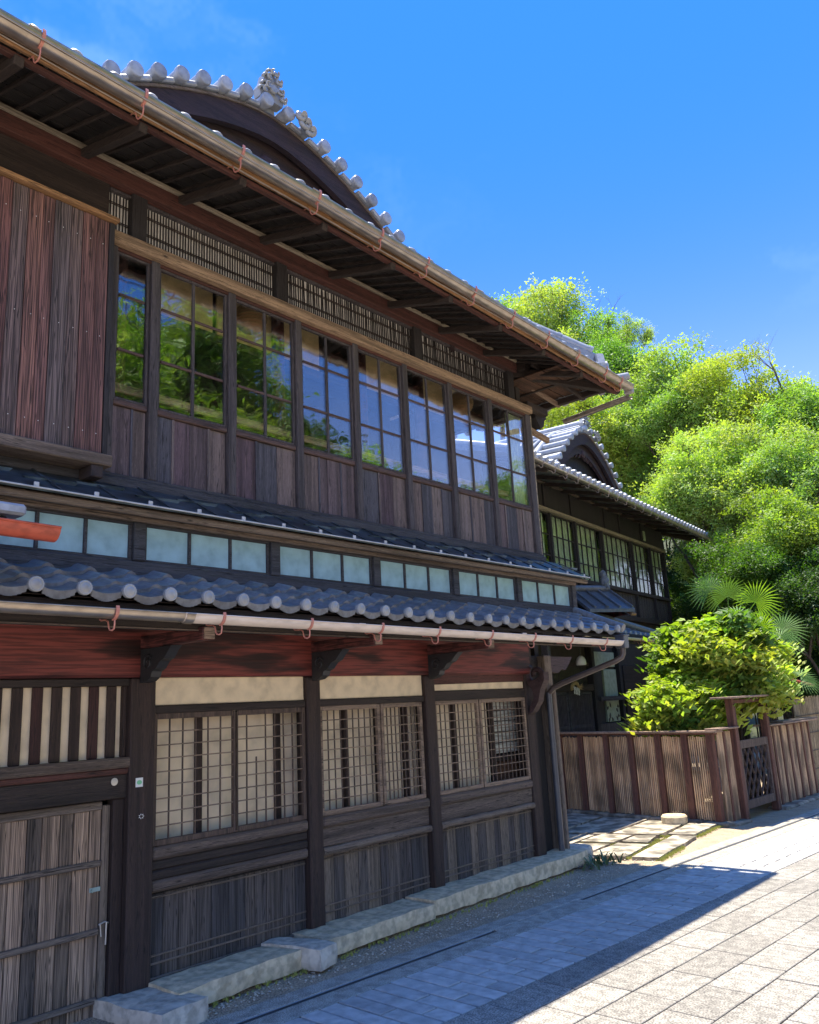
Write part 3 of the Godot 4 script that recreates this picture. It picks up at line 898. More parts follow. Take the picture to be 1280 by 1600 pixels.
func clerestory_and_low_roof() -> void:
	var zc := 0.35
	# deck that carries the clerestory, walls above and below the glass
	bx("clerestory_sill", inn, M.sill_x, Vector3(-1.0, 2.93, 0.20), Vector3(10.0, 3.06, zc + 0.02), 0.01)
	bx("clerestory_head", inn, M.grey_x, Vector3(-1.0, 3.365, 0.22), Vector3(10.02, 3.41, zc + 0.035), 0.008)
	bx("clerestory_back", inn, M.wall_dark, Vector3(-1.0, 3.0, 0.045), Vector3(9.9, 3.5, 0.10), 0.003)
	bx("clerestory_end", inn, M.sill_x, Vector3(9.90, 2.93, 0.04), Vector3(9.96, 3.45, zc - 0.002), 0.004)
	var posts := [1.6, 2.20, 3.41, 4.755, 6.075, 7.37, 8.645, 9.965]
	for i in posts.size():
		bx("clerestory_post", inn, M.sill_x, Vector3(posts[i] - 0.05, 3.062, 0.22), Vector3(posts[i] + 0.05, 3.363, zc + 0.025), 0.006)
	for i in posts.size() - 1:
		var n := 3
		if i == 0:
			n = 1
		var a: float = posts[i] + 0.05
		var b: float = posts[i + 1] - 0.05
		var fr := Mb.new()
		for y in [3.072, 3.353]:
			fr.cbox(Vector3((a + b) / 2, y, zc - 0.02), Vector3(b - a, 0.02, 0.03), Basis(), 0.003)
		for k in n + 1:
			var xx := lerpf(a + 0.014, b - 0.014, float(k) / n)
			fr.cbox(Vector3(xx, 3.2125, zc - 0.02), Vector3(0.024, 0.259, 0.03), Basis(), 0.003)
		var w := obj("clerestory_window", inn, fr.mesh(), M.sill_x)
		for k in n:
			var xa := lerpf(a + 0.014, b - 0.014, float(k) / n)
			var xb := lerpf(a + 0.014, b - 0.014, float(k + 1) / n)
			bx("frosted_pane", w, M.frosted, Vector3(xa + 0.013, 3.083, zc - 0.03), Vector3(xb - 0.013, 3.342, zc - 0.024), 0.001)
	# tin pent roof over the clerestory
	var beam := Mb.new()
	beam.cbox(Vector3(4.6, 3.415, 0.47), Vector3(11.1, 0.055, 0.05), Basis(), 0.012)
	obj("pent_roof_beam", inn, beam.mesh(), M.grey_x)
	var tin := Mb.new()
	tin.prism(PackedVector2Array([Vector2(0.02, 3.74), Vector2(0.54, 3.455), Vector2(0.54, 3.44), Vector2(0.02, 3.70)]), -1.0, 10.12, Transform3D(Basis(Vector3.BACK, Vector3.UP, Vector3.RIGHT), Vector3.ZERO))
	var tr := obj("tin_pent_roof", inn, tin.mesh(), M.tin)
	bx("tin_edge", tr, M.tin_edge, Vector3(-1.0, 3.452, 0.541), Vector3(10.12, 3.464, 0.552), 0.003)
	var d := Vector3(0, -0.285, 0.52).normalized()
	var k := 0
	var xx := 0.3
	while xx < 10.0:
		# lapped seams of the sheets and the snow clips along the edge
		var sm := Mb.new()
		sm.bar(Vector3(xx + 0.2, 3.745, 0.03), Vector3(xx + 0.2, 3.463, 0.54), 0.02, 0.012)
		obj("sheet_seam", tr, sm.mesh(), M.tin)
		bx("edge_clip", tr, M.tin_edge, Vector3(xx, 3.458, 0.52), Vector3(xx + 0.035, 3.50, 0.535), 0.003)
		var lap := Mb.new()
		lap.prism(PackedVector2Array([Vector2(0.05, 0), Vector2(0.40, 0), Vector2(0.43, 0.035), Vector2(0.02, 0.02)]), 0.19 + 0.1 * (k % 2), 0.21 + 0.1 * (k % 2), Transform3D(Basis(Vector3.RIGHT, Vector3.UP, Vector3.BACK), Vector3(xx, 3.63 - 0.055 * (k % 2) - 0.0, 0.0)))
		obj("sheet_lap", tr, lap.mesh(), M.tin)
		xx += 0.44
		k += 1
	# tiled pent roof over the ground floor
	var a := deg_to_rad(23.0)
	var deck := Mb.new()
	deck.prism(PackedVector2Array([Vector2(0.30, 2.955), Vector2(1.0, 2.655), Vector2(1.0, 2.60), Vector2(0.30, 2.90)]), -1.0, 9.93, Transform3D(Basis(Vector3.BACK, Vector3.UP, Vector3.RIGHT), Vector3.ZERO))
	var lr := obj("pent_tile_roof", inn, deck.mesh(), M.dark_x)
	var tm := tile_mesh(0.31, 0.25, false)
	var te := tile_mesh(0.31, 0.24, true)
	var dm := disc_mesh(0.049, 0.026)
	for c in range(-9, 25):
		var xc := 2.295 + 0.31 * c + 0.0
		for r in 4:
			var s0 := -0.04 + 0.185 * r
			var bs := Basis(Vector3.RIGHT, a - 0.13)
			var y := 2.96 - sin(a) * s0
			var z := 0.355 + cos(a) * s0
			var o := obj("roof_tile", lr, te if r == 3 else tm, M["tile_%d" % rng.randi_range(0, 3)], Transform3D(bs, Vector3(xc + rng.randf_range(-0.004, 0.004), y + rng.randf_range(0, 0.005), z)))
			if r == 3:
				obj("eave_disc", lr, dm, M.tile_face, Transform3D(Basis(), Vector3(xc, y - sin(a - 0.13) * 0.24 + 0.012, z + 0.238)))
	# barge tiles closing the right-hand end of the pent roof
	var endr := Mb.new()
	endr.tube([Vector3(9.93, 3.02, 0.36), Vector3(9.93, 2.72, 1.05)], [0.055], 10)
	obj("end_ridge", lr, endr.mesh(), M.tile_0)
	# soffit, purlin and eave boards
	bx("eave_purlin", inn, M.dark_x, Vector3(-1.0, 2.50, 0.72), Vector3(9.98, 2.61, 0.84), 0.008)
	bx("eave_board", inn, M.dark_x, Vector3(-1.0, 2.615, 0.94), Vector3(9.96, 2.665, 1.0), 0.005)
	bx("board_edge", inn, M.rail_x, Vector3(-1.0, 2.492, 0.842), Vector3(9.98, 2.503, 0.85), 0.002)
	var rx := -0.8
	while rx < 9.9:
		var rf := Mb.new()
		rf.bar(Vector3(rx, 2.84, 0.30), Vector3(rx, 2.60, 0.93), 0.05, 0.055)
		obj("rafter", lr, rf.mesh(), M.dark_z)
		rx += 0.45
	# rain gutter: an older bronze length, then a cream one
	var gy := 2.575
	var gz := 1.075
	var g1 := obj("rain_gutter", inn, gutter_mesh([Vector3(-1.0, gy + 0.02, gz), Vector3(3.33, gy, gz)], 0.058), M.gutter_bronze)
	g1.set_meta("label", "bronze-brown length of lower gutter")
	var g2 := obj("rain_gutter", inn, gutter_mesh([Vector3(3.31, gy, gz), Vector3(9.74, gy - 0.03, gz)], 0.060), M.gutter_cream)
	g2.set_meta("label", "cream length of lower gutter")
	for jx in [3.32, 5.0, 7.45]:
		var cl := gutter_mesh([Vector3(jx, gy - 0.001 * jx, gz), Vector3(jx + 0.07, gy - 0.001 * jx, gz)], 0.0625)
		obj("gutter_joint", g2, cl, M.gutter_bronze if jx < 3.5 else M.gutter_cream)
	var hm := hook_mesh(0.06)
	for hx in [1.9, 2.80, 3.63, 4.47, 5.29, 6.07, 6.91, 7.70, 8.48, 9.30]:
		obj("gutter_hook", g1 if hx < 3.3 else g2, hm, M.hook, Transform3D(Basis(), Vector3(hx, gy - 0.004 * maxf(0.0, hx - 3.3), gz)))
	# collector box and down-pipe to the corner
	var cb := Mb.new()
	cb.cbox(Vector3(9.80, 2.545, gz), Vector3(0.13, 0.17, 0.13), Basis(), 0.012)
	cb.cbox(Vector3(9.80, 2.62, gz), Vector3(0.15, 0.02, 0.15), Basis(), 0.006)
	obj("collector_box", inn, cb.mesh(), M.pipe_dark)
	var dp := Mb.new()
	dp.tube([Vector3(9.80, 2.46, gz), Vector3(9.80, 2.40, gz), Vector3(9.79, 2.35, gz - 0.02), Vector3(9.76, 2.31, gz - 0.09), Vector3(9.60, 2.08, 0.30), Vector3(9.56, 2.02, 0.16), Vector3(9.55, 1.95, 0.09)], [0.036], 10)
	obj("sloping_pipe", inn, dp.mesh(), M.pipe_brown)
	var vp := Mb.new()
	vp.tube([Vector3(9.55, 1.97, 0.09), Vector3(9.55, -0.02, 0.09)], [0.038], 12)
	vp.tube([Vector3(9.55, 1.30, 0.09), Vector3(9.55, 1.33, 0.09)], [0.043], 12)
	obj("down_pipe", inn, vp.mesh(), M.pipe_dark)
	var bp := Mb.new()
	bp.tube([Vector3(9.70, 2.05, 0.07), Vector3(9.705, -0.03, 0.07)], [0.034, 0.04], 8)
	obj("bamboo_pole", inn, bp.mesh(), M.grey_y)

const SASH := [3.31, 3.725, 4.56, 5.405, 6.25, 7.085, 7.95, 8.82, 9.755]

func upper_floor() -> void:
	# bottom beams
	bx("floor_beam", inn, M.sill_x, Vector3(-1.0, 3.66, -0.15), Vector3(9.87, 3.80, 0.045), 0.01)
	bx("sill_plank", inn, M.sill_x, Vector3(-1.0, 3.802, -0.12), Vector3(9.86, 3.832, 0.02), 0.006)
	# posts
	for i in SASH.size():
		var x: float = SASH[i]
		var w := 0.042
		var zz := 0.014
		if i == SASH.size() - 1:
			w = 0.06
		bx("gallery_post", inn, M.stile, Vector3(x - w, 3.834, -0.09), Vector3(x + w, 5.862, zz), 0.006)
	bx("corner_trim", inn, M.strip_x, Vector3(9.818, 3.70, -0.10), Vector3(9.84, 5.862, 0.012), 0.003)
	bx("window_header", inn, M.light_x, Vector3(3.24, 5.865, -0.10), Vector3(9.80, 5.975, 0.075), 0.012)
	bx("header_shadow_rail", inn, M.plate_x, Vector3(3.3, 5.835, -0.085), Vector3(9.7, 5.862, 0.005), 0.004)
	for i in SASH.size() - 1:
		var a: float = SASH[i] + 0.046
		var b: float = SASH[i + 1] - (0.046 if i < 7 else 0.061)
		# boarded panel under the glass
		var pn := bx("gallery_panel", inn, M.dark_y, Vector3(a, 3.834, -0.08), Vector3(b, 4.43, -0.055), 0.002)
		bx("panel_rail", pn, M.muntin, Vector3.ZERO, Vector3(b - a, 0.05, 0.05), 0.008).position = Vector3((a + b) / 2, 4.458, -0.03) - pn.position
		var n := 2 if i == 0 else 3 + (i % 2)
		var cuts := [a]
		for k in range(1, n):
			cuts.append(lerpf(a, b, (k + rng.randf_range(-0.25, 0.25)) / n))
		cuts.append(b)
		for k in n:
			var bo := bx("board", pn, pick("board", 5), Vector3.ZERO, Vector3(cuts[k + 1] - cuts[k] - 0.005, 0.59, 0.02), 0.003)
			bo.position = Vector3((cuts[k] + cuts[k + 1]) / 2, 4.134, -0.040 + rng.randf_range(-0.005, 0.004)) - pn.position
			if k > 0 and k % 2 == 1:
				bx("cover_strip", pn, M.board_4 if i % 3 == 1 else M.board_2, Vector3.ZERO, Vector3(0.022, 0.588, 0.012), 0.003).position = Vector3(cuts[k], 4.134, -0.022) - pn.position
		# sash: frame, muntins, panes
		var fr := Mb.new()
		for xx in [a + 0.012, b - 0.012]:
			fr.cbox(Vector3(xx, 5.159, -0.03), Vector3(0.024, 1.35, 0.03), Basis(), 0.003)
		for yy in [4.494, 5.824]:
			fr.cbox(Vector3((a + b) / 2, yy, -0.03), Vector3(b - a - 0.05, 0.02, 0.03), Basis(), 0.003)
		var sash := obj("gallery_window", inn, fr.mesh(), M.stile)
		var cols := 1 if i == 0 else 2
		var xs := [a + 0.025]
		if cols == 2:
			xs.append((a + b) / 2)
		xs.append(b - 0.025)
		if cols == 2:
			bx("upright_muntin", sash, M.stile, Vector3(xs[1] - 0.014, 4.506, -0.042), Vector3(xs[1] + 0.014, 5.812, -0.018), 0.003)
		var ys := [4.506, 4.94, 5.44, 5.812]
		for k in [1, 2]:
			for c in cols:
				bx("cross_muntin", sash, M.muntin, Vector3(xs[c] + 0.015, ys[k] - 0.012, -0.040), Vector3(xs[c + 1] - 0.015, ys[k] + 0.012, -0.020), 0.003)
		for c in cols:
			for k in 3:
				var pm := Mb.new()
				var hw: float = (xs[c + 1] - xs[c]) * 0.5 - 0.012
				var hh: float = (ys[k + 1] - ys[k]) * 0.5 - 0.008
				# layered old panes
				pm.cbox(Vector3(0, 0, 0.002), Vector3(hw * 2, hh * 2, 0.003), Basis(), 0.0)
				pm.cbox(Vector3(0, 0, -0.006), Vector3(hw * 2, hh * 2, 0.003), Basis(), 0.0)
				pm.cbox(Vector3(0, 0, -0.014), Vector3(hw * 2, hh * 2, 0.003), Basis(), 0.0)
				var pane := obj("pane", sash, pm.mesh(), M.glass, Transform3D(Basis(), Vector3((xs[c] + xs[c + 1]) * 0.5, (ys[k] + ys[k + 1]) * 0.5, -0.030)))
				pane.rotation = Vector3(rng.randf_range(-0.009, 0.009), rng.randf_range(-0.010, 0.010), 0)
	# slatted frieze between header and wall plate
	var fposts := [3.54, 5.18, 7.35, 9.36]
	for x in fposts:
		bx("frieze_post", inn, M.dark_y, Vector3(x - 0.075, 5.977, -0.10), Vector3(x + 0.075, 6.44, 0.03), 0.008)
	var ends := [3.27, 3.465, 3.615, 5.105, 5.255, 7.275, 7.425, 9.285]
	for i in 4:
		var a: float = ends[i * 2]
		var b: float = ends[i * 2 + 1]
		var paper := bx("frieze_paper", inn, M.paper_white, Vector3(a, 5.98, -0.085), Vector3(b, 6.40, -0.046), 0.002)
		var bars := Mb.new()
		var x := a + 0.02
		while x < b - 0.01:
			var lean := rng.randf_range(-0.004, 0.004) if i < 2 else rng.randf_range(-0.014, 0.014)
			bars.bar(Vector3(x, 6.0, -0.035), Vector3(x + lean, 6.38, -0.035), 0.010, 0.012, Vector3.BACK, 0.002)
			x += 0.030
		var bo := obj("frieze_bars", inn, bars.mesh(), M.dark_y)
		bo.set_meta("kind", "stuff")
		for y in [6.10, 6.115, 6.27, 6.285]:
			bx("frieze_cross_bar", inn, M.dark_x, Vector3(a, y - 0.004, -0.028), Vector3(b, y + 0.004, -0.020), 0.001)
		bx("frieze_frame", inn, M.stile, Vector3(a - 0.003, 6.385, -0.07), Vector3(b + 0.003, 6.41, 0.0), 0.003)
		bx("frieze_frame", inn, M.stile, Vector3(a - 0.003, 5.977, -0.07), Vector3(b + 0.003, 6.0, 0.0), 0.003)
	# wall plate and its pale edge strip, a little lower at the far end
	var wp := Mb.new()
	wp.bar(Vector3(-1.0, 6.515, -0.0), Vector3(9.46, 6.475, -0.0), 0.16, 0.15)
	obj("wall_plate", inn, wp.mesh(), M.plate_x)
	var st := Mb.new()
	st.bar(Vector3(-1.0, 6.615, 0.06), Vector3(9.46, 6.56, 0.06), 0.10, 0.035)
	obj("plate_strip", inn, st.mesh(), M.strip_x)
	# upper wall over the shutter box
	bx("boarded_wall", inn, M.dark_x, Vector3(-1.0, 5.9, -0.08), Vector3(3.26, 6.43, 0.0), 0.004)
	bx("hidden_wall", inn, M.dark_x, Vector3(-1.0, 3.84, -0.08), Vector3(3.24, 5.9, -0.03), 0.004)
	bx("side_wall_upper", inn, M.wall_dark, Vector3(9.70, 3.66, -4.6), Vector3(9.80, 4.45, -0.12), 0.004)
	bx("side_wall_upper", inn, M.wall_dark, Vector3(9.70, 5.90, -4.6), Vector3(9.80, 6.45, -0.12), 0.004)
	bx("side_wall_upper", inn, M.wall_dark, Vector3(9.70, 4.45, -4.6), Vector3(9.80, 5.90, -1.35), 0.004)
	# shutter box: upright boards, cap, ledge
	var box := bx("shutter_box", inn, M.dark_y, Vector3(-1.0, 3.90, -0.02), Vector3(3.19, 5.93, 0.17), 0.004)
	var bw := [0.105, 0.12, 0.10, 0.135, 0.095, 0.11, 0.125, 0.10]
	var x2 := 3.165
	var k2 := 0
	while x2 > 0.9:
		var w2: float = bw[k2 % 8]
		var bo2 := bx("board", box, M["shutter_%d" % ([3, 0, 2, 4, 0, 5, 2, 1, 4, 1, 0, 5][k2 % 12])], Vector3.ZERO, Vector3(w2 - 0.004, 2.02, 0.02), 0.004)
		bo2.position = Vector3(x2 - w2 / 2, 4.915, 0.182 + 0.006 * (k2 % 2)) - box.position
		for q in 3:
			var nl := Mb.new()
			nl.lathe([Vector2(0.004, 0), Vector2(0.003, 0.002), Vector2(0, 0.002)], 6, Transform3D(Basis(Vector3.RIGHT, PI / 2), Vector3.ZERO))
			if k2 < 10:
				obj("nail", bo2, nl.mesh(), M.white, Transform3D(Basis(), Vector3(0.0, -0.85 + 0.82 * q, 0.011)))
		x2 -= w2
		k2 += 1
	bx("box_edge", inn, M.dark_y, Vector3(3.17, 3.90, 0.0), Vector3(3.215, 5.93, 0.195), 0.004)
	bx("box_cap", inn, M.fascia_x, Vector3(-1.0, 5.935, 0.0), Vector3(3.235, 5.975, 0.235), 0.006)
	bx("box_ledge", inn, M.grey_x, Vector3(-1.0, 3.80, 0.02), Vector3(3.225, 3.895, 0.26), 0.008)
	bx("box_bracket", inn, M.dark_z, Vector3(3.06, 3.70, 0.05), Vector3(3.16, 3.798, 0.245), 0.006)

func rafter_y(z: float) -> float:
	return 6.365 + 0.27 * (1.0 - z)

func upper_roof() -> void:
	var x0 := -1.4
	var xe := 10.72
	var ze := 1.02
	# roof plane, from the eave up to the ridge, in lengths that follow the sag
	var deck := Mb.new()
	var n := 12
	var slope := 0.65
	var zr := -3.2
	var run := ze - zr
	var yr := 6.46 + slope * run
	# front slope: each length ends at the hip
	for i in n:
		var a := lerpf(x0, xe, float(i) / n)
		var b := lerpf(x0, xe, float(i + 1) / n)
		var ra := minf(run, xe - a)
		var rb := minf(run, xe - b)
		var pa := Vector3(a, 6.46 + sag(a), ze)
		var pb := Vector3(b, 6.46 + sag(b), ze)
		var qa := Vector3(a, 6.46 + sag(a) * (1.0 - ra / run) + slope * ra, ze - ra)
		var qb := Vector3(b, 6.46 + sag(b) * (1.0 - rb / run) + slope * rb, ze - rb)
		var dn := Vector3(0, -0.045, 0)
		deck.quad(pa, pb, qb, qa, Vector3.UP)
		deck.quad(pa + dn, pb + dn, qb + dn, qa + dn, Vector3.DOWN)
		deck.quad(pa, pb, pb + dn, pa + dn, Vector3.BACK)
		deck.quad(Vector3(a, 6.46, 2.0 * zr - ze), Vector3(b, 6.46, 2.0 * zr - ze), Vector3(b, qb.y, 2.0 * zr - qb.z), Vector3(a, qa.y, 2.0 * zr - qa.z), Vector3.UP)
	var hip_foot := Vector3(xe, 6.46 + sag(xe), ze)
	var hip_top := Vector3(xe - run, yr, zr)
	deck.tri(hip_foot, hip_top, Vector3(xe, 6.46, 2.0 * zr - ze), Vector3(1, 1, 0))
	var roof := obj("main_roof", inn, deck.mesh(), M.tile_2)
	for i in 40:
		var x := x0 + 0.14 + 0.3035 * i
		if x > xe - 0.20:
			break
		var y := 6.46 + sag(x)
		var bs := Basis(Vector3.RIGHT, atan(slope))
		var l := minf(5.0, maxf(0.25, (xe - x) * sqrt(1.0 + slope * slope)))
		obj("roof_tile", roof, roll_mesh(0.066, snappedf(l, 0.01)), M["tile_pale_%d" % (i % 4)], Transform3D(bs, Vector3(x, y + 0.022, ze + 0.03)))
		bx("eave_pan", roof, M["tile_%d" % ((i + 1) % 4)], Vector3(x + 0.07, y - 0.012, ze - 0.25), Vector3(x + 0.235, y + 0.035, ze + 0.035), 0.012)
	bx("main_ridge", roof, M.tile_1, Vector3(x0, yr - 0.05, -3.34), Vector3(xe - run + 0.2, yr + 0.30, -3.06), 0.04)
	# hip ridge at the far corner with its end tile and upturned corner tile
	var hdir := (hip_top - hip_foot).normalized()
	var h0 := hip_foot + hdir * 0.42
	var hr := Mb.new()
	hr.bar(h0 + Vector3(0, 0.14, 0), hip_top + Vector3(0, 0.14, 0), 0.17, 0.30, Vector3.UP, 0.03)
	obj("hip_ridge", roof, hr.mesh(), M.tile_pale_1)
	for k in 14:
		var hr2 := Mb.new()
		var c0 := h0 + hdir * 0.5 * k + Vector3(0, 0.33, 0)
		hr2.tube([c0, c0 + hdir * 0.06, c0 + hdir * 0.07, c0 + hdir * 0.495], [0.085, 0.085, 0.075, 0.075], 10)
		obj("ridge_tile", roof, hr2.mesh(), M["tile_pale_%d" % (k % 4)])
	var oe := Mb.new()
	oe.prism(PackedVector2Array([Vector2(-0.15, -0.10), Vector2(0.15, -0.10), Vector2(0.17, 0.06), Vector2(0.11, 0.22), Vector2(0, 0.27), Vector2(-0.11, 0.22), Vector2(-0.17, 0.06)]), -0.05, 0.05, Transform3D(Basis(Vector3.UP, 0.76), Vector3(10.46, 6.47, 0.84)))
	oe.lathe([Vector2(0.08, 0), Vector2(0.09, 0.06), Vector2(0.06, 0.08), Vector2(0, 0.085)], 14, Transform3D(Basis(Vector3.UP, 0.76) * Basis(Vector3.RIGHT, PI / 2), Vector3(10.49, 6.52, 0.88)))
	obj("hip_end_tile", roof, oe.mesh(), M.tile_pale_0)
	var ct := Mb.new()
	ct.tube([Vector3(10.40, 6.36, 0.80), Vector3(10.62, 6.335, 1.02), Vector3(10.75, 6.38, 1.14)], [0.075, 0.07, 0.055], 12)
	obj("corner_tile", roof, ct.mesh(), M.tile_pale_3)
	# side slope rolls beyond the hip
	for k in 12:
		var zz := 0.70 - 0.31 * k
		var reach := ze - zz
		var tb := Mb.new()
		tb.tube([Vector3(xe + 0.06, 6.46 + sag(xe) - 0.01, zz), Vector3(xe - reach, 6.46 + sag(xe) * (1.0 - reach / run) + slope * reach + 0.02, zz)], [0.066], 12)
		obj("roof_tile", roof, tb.mesh(), M["tile_pale_%d" % (k % 4)])
	# fascia, eave board, purlin and arms
	var fa := Mb.new()
	var ep := Mb.new()
	for i in 8:
		var a := lerpf(x0, 10.66, i / 8.0)
		var b := lerpf(x0, 10.66, (i + 1) / 8.0)
		fa.bar(Vector3(a, 6.39 + sag(a), 1.015), Vector3(b, 6.39 + sag(b), 1.015), 0.03, 0.085)
		ep.bar(Vector3(a, 6.335 + sag(a), 0.955), Vector3(b, 6.335 + sag(b), 0.955), 0.05, 0.035)
	obj("fascia", roof, fa.mesh(), M.fascia_x)
	obj("eave_board", roof, ep.mesh(), M.plate_x)
	var k := 0
	var x := -0.82
	while x < 10.0:
		var arm := Mb.new()
		arm.bar(Vector3(x, 6.56 + sag(x) * 0.6, 0.0), Vector3(x, 6.29 + sag(x), 0.99), 0.07, 0.07)
		obj("eave_arm", roof, arm.mesh(), M.rafter)
		x += 0.95
		k += 1
	x = -1.2
	while x < 10.3:
		var rf := Mb.new()
		rf.bar(Vector3(x, 6.685 + sag(x) * 0.5, -0.05), Vector3(x, 6.375 + sag(x), 0.98), 0.028, 0.032)
		obj("rafter", roof, rf.mesh(), M.rafter)
		x += 0.19
	# lapped soffit boards above the rafters
	for j in 5:
		var za := 0.98 - 0.215 * j
		var zb := za - 0.23
		var sb := Mb.new()
		for i in 8:
			var a := lerpf(x0, 10.4, i / 8.0)
			var b := lerpf(x0, 10.4, (i + 1) / 8.0)
			var ya := 6.405 + sag(a) * (0.5 + 0.5 * za) + 0.30 * (0.98 - za)
			var yb := 6.405 + sag(b) * (0.5 + 0.5 * za) + 0.30 * (0.98 - za)
			var ia := 6.405 + sag(a) * (0.5 + 0.5 * zb) + 0.30 * (0.98 - zb) + 0.012
			var ib := 6.405 + sag(b) * (0.5 + 0.5 * zb) + 0.30 * (0.98 - zb) + 0.012
			sb.quad(Vector3(a, ya, za), Vector3(b, yb, za), Vector3(b, ib, zb), Vector3(a, ia, zb), Vector3.DOWN)
			sb.quad(Vector3(a, ya, za), Vector3(b, yb, za), Vector3(b, yb + 0.012, za), Vector3(a, ya + 0.012, za), Vector3.BACK)
			sb.quad(Vector3(a, ya + 0.012, za), Vector3(b, yb + 0.012, za), Vector3(b, ib + 0.012, zb), Vector3(a, ia + 0.012, zb), Vector3.UP)
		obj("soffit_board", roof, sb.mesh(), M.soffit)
	# gutter and hooks
	var gp := []
	for i in 13:
		var gx := lerpf(-1.4, 10.80, i / 12.0)
		gp.append(Vector3(gx, 6.43 + sag(gx), 1.11))
	var gut := obj("upper_gutter", inn, gutter_mesh(gp, 0.080), M.gutter_bronze)
	var hm := hook_mesh(0.080)
	for hx in [1.35, 2.1, 2.88, 3.78, 4.64, 5.47, 6.17, 6.99, 7.75, 8.51, 9.25, 10.0, 10.45]:
		obj("gutter_hook", gut, hm, M.hook, Transform3D(Basis(), Vector3(hx, 6.43 + sag(hx), 1.11)))
	for jx in [2.0, 4.55, 7.0, 9.2]:
		obj("gutter_joint", gut, gutter_mesh([Vector3(jx, 6.43 + sag(jx), 1.11), Vector3(jx + 0.08, 6.43 + sag(jx + 0.08), 1.11)], 0.083), M.gutter_bronze)
	bx("gutter_end", gut, M.pipe_grey, Vector3(10.78, 6.13, 1.03), Vector3(10.84, 6.22, 1.17), 0.02)
	# side eave: boards, rafters, beam, gutter
	var sy := 6.16
	for j in 6:
		var za := 0.78 - 0.32 * j
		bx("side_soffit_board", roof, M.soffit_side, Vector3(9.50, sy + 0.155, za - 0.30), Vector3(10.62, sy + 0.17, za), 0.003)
	for j in 4:
		var rf := Mb.new()
		var zz := 0.45 - 0.42 * j
		rf.bar(Vector3(9.45, sy + 0.30, zz - 0.12), Vector3(10.66, sy + 0.05, zz), 0.05, 0.06)
		obj("side_rafter", roof, rf.mesh(), M.rafter if j != 1 else M.lattice_pale)
	bx("side_batten", roof, M.rafter, Vector3(10.05, sy + 0.13, -1.4), Vector3(10.09, sy + 0.153, 0.7), 0.004)
	var hipr := Mb.new()
	hipr.bar(Vector3(9.42, 6.42, -0.05), Vector3(10.70, 6.19, 1.0), 0.09, 0.11)
	obj("hip_rafter", roof, hipr.mesh(), M.dark_x)
	bx("side_eave_beam", roof, M.dark_z, Vector3(10.58, sy + 0.04, -1.5), Vector3(10.66, sy + 0.13, 0.95), 0.006)
	obj("side_gutter", inn, gutter_mesh([Vector3(10.80, 6.10, 1.12), Vector3(10.82, 6.02, 0.0)], 0.06), M.gutter_bronze)
	bx("side_purlin", roof, M.dark_x, Vector3(9.80, 5.98, -0.10), Vector3(10.35, 6.09, 0.0), 0.008)
	var blk := Mb.new()
	blk.prism(PackedVector2Array([Vector2(0, 0.12), Vector2(0.30, 0.12), Vector2(0.30, 0.02), Vector2(0.24, -0.02), Vector2(0.21, -0.12), Vector2(0.12, -0.17), Vector2(0.05, -0.08), Vector2(0.0, -0.02)]), -0.06, 0.06, Transform3D(Basis(), Vector3(10.15, 5.96, -0.16)))
	obj("pendant_block", roof, blk.mesh(), M.dark_y)
	var br := Mb.new()
	br.bar(Vector3(9.80, 5.80, -0.20), Vector3(10.55, 5.68, -0.16), 0.06, 0.08)
	obj("end_rail", inn, br.mesh(), M.light_x)
	bx("plate_end", inn, M.dark_x, Vector3(9.47, 6.42, -0.08), Vector3(9.62, 6.54, 0.20), 0.006)
	# the arched gable that rises from the front slope
	gable(inn, Vector3(5.1, 8.18, 0.0), 1.92, 0.74, 3.0, 13, 3.2, 0.068)

